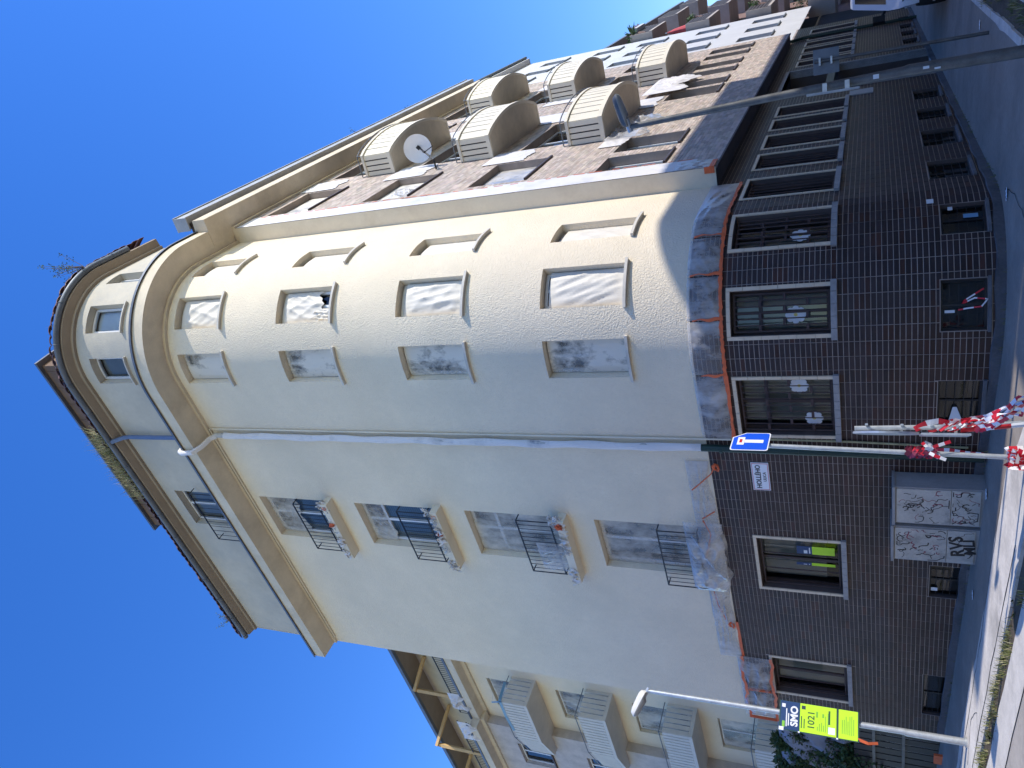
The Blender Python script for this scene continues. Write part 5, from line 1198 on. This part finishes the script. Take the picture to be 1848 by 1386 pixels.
# weeds in the roof gutters
mb = MB()
for k in range(1500):
    t = 1.2+2.4*random.betavariate(1.6, 2.0); o_ = 0.30+random.gauss(0, 0.06); p = P(-t, o_, 17.40); blade(mb, p[0], p[1], p[2], random.uniform(0.15, 0.55)*(1 if random.random() < 0.8 else 1.5), random.uniform(0.05, 0.3), random.uniform(0.004, 0.008), 0 if random.random() < 0.8 else 1)
for k in range(160):
    t = random.uniform(-3, 9); p = P(-t, 0.31, 17.40); blade(mb, p[0], p[1], p[2], random.uniform(0.05, 0.25), 0.1, 0.004, 0)
tag(mb.build('gutter_weeds', [M['dry'], M['grass']], kind='stuff'), 'dry weeds growing out of the corner roof gutter', 'weeds')
def sprig(base, h, n, label, seed, spread=0.35):
    T2 = thing('weed_sprig', label, 'weed'); r_ = random.Random(seed); st = MB(); lf = MB(); base = Vector(base)
    for k in range(n):
        a = r_.uniform(0, 6.28); e = base+Vector((math.cos(a)*spread*r_.random(), math.sin(a)*spread*r_.random(), h*r_.uniform(0.5, 1))); m_ = base.lerp(e, 0.5)+Vector((r_.uniform(-.05, .05),)*3)
        st.tube([base, m_, e], [0.008, 0.005, 0.003], 5); 
        for q in (m_, m_.lerp(e, 0.5), e): leafy(lf, q, (0.08, 0.08, 0.08), 9, 0.05, r_)
    st.build('stem', M['bark'], T2); lf.build('leaves', M['leaf_bright'], T2)
sprig(P(ph(86), 0.44, 17.33), 1.1, 12, 'thin weed sprig on the corner gutter at its right end', 41, 0.5)
sprig(P(LC+13.0, BO+0.5, 15.0), 0.55, 6, 'small weed sprig on the bay gutter above the far balconies', 42)
sprig(P(LC+9.0, BO+0.5, 15.0), 0.4, 4, 'tiny weed sprig on the bay gutter above the near balconies', 43)
sprig(P(-8.3, 0.44, 17.33), 0.5, 6, 'weed sprig near the left end of the corner gutter', 44)

# ------------------------------------------------------------------ neighbours down the right street
NBD = thing('neighbour_building', 'white rendered neighbour building directly behind the brick bay', 'building')
nops = []
for z in (15.2, 12.4, 10.2, 7.4, 4.9):
    for a in (18.3, 20.9, 23.5, 26.1): nops.append((LC+a, LC+a+1.1, z-1.35, z))
mb = MB(); wall(mb, LC+BE+0.01, LC+28.5, 2.55, 16.6, nops, -0.02, 0.28); mb.build('wall', M['nb_white'], NBD)
mb = MB(); mb.hexa([PR(BE+0.1, -8, -1.5), PR(28.4, -8, -1.5), PR(28.4, -0.5, -1.5), PR(BE+0.1, -0.5, -1.5), PR(BE+0.1, -8, 16.5), PR(28.4, -8, 16.5), PR(28.4, -0.5, 16.5), PR(BE+0.1, -0.5, 16.5)]); mb.build('interior', M['dark'], NBD)  # dark block in place of unlit rooms
for (a, b, c, d) in nops:
    mb = MB(); wframe(mb, a+.01, b-.01, c+.01, d-.01, -0.2, 0.06, 0.05, mull=((a+b)/2,)); W = mb.build('window', M['white_frame'], NBD); pane(W, a+.03, b-.03, c+.03, d-.03, -0.23)
    mb = MB(); mb.fbox(a-.05, b+.05, -0.2, 0.05, c-0.03, c+0.01); mb.build('sill', M['gutter'], W)
mb = MB(); mb.fbox(LC+BE, LC+28.6, -0.3, 0.25, 16.6, 16.75); mb.build('eave', M['nb_white'], NBD)
mb = MB(); mb.tube([PR(BE+0.15, 0.32, 16.8), PR(28.6, 0.32, 16.8)], 0.07, 8); mb.build('gutter', M['gutter'], NBD)
mb = MB(); mb.tube([PR(17.62, 0.06, 14), PR(17.62, 0.06, 2.5), PR(17.9, 0.06, 2.2), PR(17.9, 0.06, -1.3)], 0.055, 8); mb.build('downpipe', M['green_pipe'], NBD, smooth=True)
mb = MB(); mb.hexa([PR(BE+0.1, -5, 19), PR(28.6, -5, 19), PR(28.6, 0.25, 16.76), PR(BE+0.1, 0.25, 16.76), PR(BE+0.1, -5, 19.15), PR(28.6, -5, 19.15), PR(28.6, 0.25, 16.9), PR(BE+0.1, 0.25, 16.9)]); mb.build('roof', M['roof_tile'], NBD)
NB2 = thing('neighbour_building', 'brown brick neighbour building with slatted balconies, farther down the street', 'building')
nops = []
for z in (11.9, 9.1, 6.3, 3.5):
    for a in (29.2, 32.5, 36.0, 39.5, 43): nops.append((LC+a, LC+a+1.5, z-1.5, z))
mb = MB(); wall(mb, LC+28.5, LC+52, -1.6, 12.9, nops, -0.9, 0.25); mb.build('wall', M['nb_brown'], NB2)
mb = MB(); mb.hexa([PR(28.45, -9, -1.5), PR(52, -9, -1.5), PR(52, -1.4, -1.5), PR(28.45, -1.4, -1.5), PR(28.45, -9, 12.8), PR(52, -9, 12.8), PR(52, -1.4, 12.8), PR(28.45, -1.4, 12.8)]); mb.build('interior', M['dark'], NB2)  # dark block, its colour stands for unlit rooms
for (a, b, c, d) in nops: mb = MB(); wframe(mb, a+.01, b-.01, c+.01, d-.01, -1.05, 0.07, 0.05, mull=((a+b)/2,)); W = mb.build('window', M['white_frame'], NB2); pane(W, a+.03, b-.03, c+.03, d-.03, -1.08)
mb = MB(); mb.fbox(LC+28.4, LC+52, -1.2, -0.2, 12.9, 13.1); mb.build('eave', M['gutter'], NB2)
for z in (10.1, 7.3, 4.45, 1.7):
    for a in (28.7, 35.2, 41.5):
        mb = MB(); mb.fbox(LC+a, LC+a+3.4, -0.92, 0.35, z-0.14, z); S = mb.build('balcony', M['nb_conc'], NB2)
        for sx in (a, a+3.3): mb = MB(); mb.fbox(LC+sx, LC+sx+0.1, -0.9, 0.30, z+0.001, z+1.0); mb.build('side_panel', M['nb_conc'], S)
        for k in range(6): mb = MB(); mb.fbox(LC+a+0.1, LC+a+3.3, 0.27, 0.31, z+0.06+0.16*k, z+0.06+0.16*k+0.12); mb.build('slat', M['slat'], S)
PA = thing('parasol', 'closed red parasol on a neighbour balcony beyond the bay', 'parasol')
mb = MB(); p = Vector(PR(29.5, 0.0, 7.3)); mb.tube([p, p+UP*0.4, p+UP*0.9, p+UP*1.7, p+UP*2.1], [0.02, 0.10, 0.24, 0.13, 0.02], 10); mb.build('canopy', M['red_cloth'], PA); mb = MB(); mb.tube([p, p+UP*2.2], 0.02, 6); mb.build('pole', M['galv'], PA)
for n_, (s_, z, r_, lab, m_) in enumerate(((29.0, 10.9, 0.45, 'spiky green potted plant on the highest neighbour balcony', 'leaf'), (31.0, 8.4, 0.35, 'yellow-green potted plant beside the red parasol', 'leaf_bright'), (29.6, 2.9, 0.75, 'bushy green plant on the lowest neighbour balcony', 'leaf'), (30.8, 5.3, 0.4, 'grey-green plant trailing from a neighbour balcony', 'leaf_bright'))):
    T2 = thing('potted_plant', lab, 'plant', 'plants on the neighbour balconies'); r2 = random.Random(800+n_); lf = MB(); st = MB()
    if n_ == 0:
        for k in range(60): 
            a = r2.uniform(0, 6.28); e = r2.uniform(0.2, 1.2); b0 = Vector(PR(s_, 0.2, z)); d = Vector((math.cos(a)*math.cos(e), math.sin(a)*math.cos(e), math.sin(e))); q = b0+d*0.4; tip = b0+d*0.75-UP*0.15; w2 = d.cross(UP).normalized()*0.03
            lf.add([b0-w2*0.5, b0+w2*0.5, q+w2, tip, q-w2], [(0, 1, 2, 3, 4)])
    else: leafy(lf, PR(s_, 0.2, z), (r_, r_, r_*0.8), 420, 0.12, r2)
    lf.build('leaves', M[m_], T2); st.tube([PR(s_, 0.2, z-0.55), PR(s_, 0.2, z-0.2)], [0.14, 0.19], 10); st.build('pot', M['nb_brown'], T2)
FB = thing('flower_box', 'box of red flowers on the highest neighbour balcony rail', 'flower box')
mb = MB(); mb.fbox(LC+29.6, LC+31.3, 0.33, 0.53, 10.9, 11.08); mb.build('trough', M['nb_white'], FB); mb = MB(); r2 = random.Random(77); 
for k in range(6): leafy(mb, PR(29.7+0.28*k, 0.43, 11.2), (0.2, 0.15, 0.14), 60, 0.07, r2, m=k % 2)
mb.build('blossom', [M['red_cloth'], M['leaf_bright']], FB)

# ------------------------------------------------------------------ houses across the streets (they stand behind the camera and shade the corner or bounce light on it)
EP = Vector((-SUN_H.y, SUN_H.x))
def PRx(s_, o, z): p = CC+nR*(R+o)+dR*s_; return (p.x, p.y, z+ZO)
def PLx(t, o, z): p = CC+nL*(R+o)+dL*t; return (p.x, p.y, z+ZO)
def house(name, label, a, b, o0, o1, z1, side, matn, sk=0.0):
    H_ = thing(name, label, 'building'); f = PRx if side == 'R' else PLx
    mb = MB(); mb.hexa([f(a, o0, -2.2), f(b, o0, -2.2), f(b, o1, -2.2), f(a+sk, o1, -2.2), f(a, o0, z1), f(b, o0, z1), f(b, o1, z1), f(a+sk, o1, z1)]); mb.build('wall', M[matn], H_)
    mb = MB(); om = (o0+o1)/2
    mb.add([f(a, o0-0.02, z1+0.005), f(b, o0-0.02, z1+0.005), f(b, om, z1+2.2 if side == 'L' else z1+0.3), f(a+sk/2, om, z1+2.2 if side == 'L' else z1+0.3), f(b, o1+0.02, z1), f(a+sk, o1+0.02, z1)], [(0, 1, 2, 3), (3, 2, 4, 5), (0, 3, 5), (1, 4, 2), (0, 5, 4, 1)]); mb.build('roof', M['roof_tile'], H_)
    n = max(1, int((b-a)/3)); fl = int((z1+1.5)/3.2)
    for i in range(n):
        for k in range(fl):
            s_ = a+(b-a)*(i+0.5)/n; z = -0.3+3.2*k; mb = MB(); q = [f(s_+x, o0-y, zz) for zz in (z, z+1.5) for x, y in ((-0.55, 0.04), (0.55, 0.04), (0.55, -0.02), (-0.55, -0.02))]
            mb.hexa(q); mb.build('window', M['car_glass'], H_)
# roof heights follow from where their shadow edges fall on the corner
WOF = 12.4
def s_of_q(q): b0 = CC+nR*(R+WOF); return (q-b0.dot(EP))/dR.dot(EP)
tanE = math.tan(SUN_EL)/nR.dot(SUN_H)
qc = Vector((-2.32, 12.42)).dot(EP)
sA = s_of_q(qc); bp = CC+nR*(R+BO)+dR*9.9; sB = s_of_q(bp.dot(EP))
house('corner_house', 'ochre house across the right street, opposite the rounded corner', sA, sB, WOF, WOF+9, 3.62+(WOF-BO)*tanE-0.1, 'R', 'opp', -9*nR.dot(EP)/dR.dot(EP))
house('terrace_house', 'lower ochre house farther down across the right street', sB+0.02, sB+110, WOF, WOF+9, 2.85+(WOF-BO)*tanE-0.1, 'R', 'opp')
house('low_house', 'low ochre house across the right street beside the camera', sA-22, sA-0.02, WOF, WOF+9, -1.5+(WOF+1.5)*tanE-0.1, 'R', 'opp')
house('row_house', 'long pale house row across the left street behind the camera', -6, 40, 17.0, 26.0, 6.5, 'L', 'row')  # unseen row, added for the warm light its walls bounce

# ------------------------------------------------------------------ white van parked down the right street, only its nose in the picture
VN = thing('parked_van', 'white van parked down the right street at the picture edge', 'van')
vx = Vector((-dR.x, -dR.y)); vy = Vector((-vx.y, vx.x)); vo = CC+nR*(R+2.40)+dR*8.2; vz = gz(vo.x, vo.y)
def V(x, y, z): p = vo-vx*x+vy*y; return (p.x, p.y, vz+z)
prof = [(0.0, 0.45), (-0.02, 0.62), (0.05, 0.88), (0.18, 1.02), (0.85, 1.22), (1.65, 1.98), (2.0, 2.05), (4.7, 2.02), (4.85, 1.8), (4.9, 0.5), (4.85, 0.32), (0.1, 0.30)]
mb = MB(); hw = 0.95
def vy_(x, z): return hw*(1-0.10*max(0, (z-1.1))) - (0.14*(1-min(1, x/0.7))**2)
ring = []
for sy in (-1, -0.55, 0, 0.55, 1): ring.append([V(x+(0.10*sy*sy if x < 0.3 else 0), sy*vy_(x, z), z) for x, z in prof])
n = len(prof); vs = [q for r_ in ring for q in r_]; fs = []
for i in range(len(ring)-1):
    for j in range(n): fs.append((i*n+j, (i+1)*n+j, (i+1)*n+(j+1) % n, i*n+(j+1) % n))
fs += [tuple(range(n)), tuple((len(ring)-1)*n+j for j in reversed(range(n)))]; mb.add(vs, fs); mb.build('body', M['car_white'], VN, smooth=True, angle=40)
mb = MB(); mb.quad(V(0.90, -0.80, 1.275), V(0.90, 0.80, 1.275), V(1.60, 0.74, 1.945), V(1.60, -0.74, 1.945)); mb.build('windscreen', M['car_glass'], VN)
for s_ in (-1, 1):
    mb = MB(); mb.add([V(1.15, s_*0.945, 1.22), V(2.1, s_*0.955, 1.22), V(2.1, s_*0.895, 1.85), V(1.62, s_*0.895, 1.82)], [(0, 1, 2, 3)]); mb.build('side_window', M['car_glass'], VN)
    mb = MB(); mb.grid(lambda a, b: V(0.03+0.28*a*a+0.02, s_*(0.50+0.33*a), 0.70+0.24*b+0.05*a-0.03*a*b), 6, 4); mb.build('headlight', M['chrome'], VN, smooth=True)
    mb = MB(); mb.tube([V(1.12, s_*0.95, 1.28), V(1.08, s_*1.08, 1.36)], 0.03, 6); q = Vector(V(1.07, s_*1.14, 1.42)); mb.hexa([q+Vector((x, y, z)) for z in (-0.13, 0.13) for x, y in ((-0.07, -0.09), (0.07, -0.09), (0.07, 0.09), (-0.07, 0.09))]); mb.build('mirror', M['rubber'], VN)
    for x in (0.85, 3.9):
        mb = MB(); mb.tube([V(x, s_*0.72, 0.33), V(x, s_*0.94, 0.33)], 0.33, 24); WH = mb.build('wheel', M['rubber'], VN, smooth=True); mb = MB(); mb.tube([V(x, s_*0.93, 0.33), V(x, s_*0.955, 0.33)], 0.20, 16); mb.build('rim', M['galv'], WH)
mb = MB(); mb.grid(lambda a, b: V(-0.045+0.12*(2*a-1)**2, -0.85+1.7*a, 0.36+0.26*b), 12, 3); mb.build('bumper', M['rubber'], VN, smooth=True)
mb = MB(); mb.grid(lambda a, b: V(-0.03+0.10*(2*a-1)**2, -0.45+0.9*a, 0.68+0.14*b), 8, 2); mb.build('grille', M['rubber'], VN, smooth=True)

# ------------------------------------------------------------------ litter
rl = random.Random(6)
for n_, (w_, o, lab) in enumerate(((-0.7, 0.25, 'white paper scrap on the pavement under the widest barred window'), (-4.0, 0.6, 'white litter scrap on the pavement left of the cabinets'), (-1.95, 0.45, 'small litter beside the nearer cabinet'), (ph(70), 0.35, 'white litter at the wall under the curve'), (LC+3.0, 1.7, 'tiny white litter on the pavement near the thin sign post'))):
    p = pth(w_, o); z = gz(p.x, p.y)+0.026; mb = MB()
    mb.grid(lambda a, b: (p.x+0.14*(a-0.5)+0.02*math.sin(5*b), p.y+0.09*(b-0.5), z+0.012*abs(math.sin(7*a+4*b+n_))), 5, 4); tag(mb.build('litter', M['paper']), lab, 'litter')
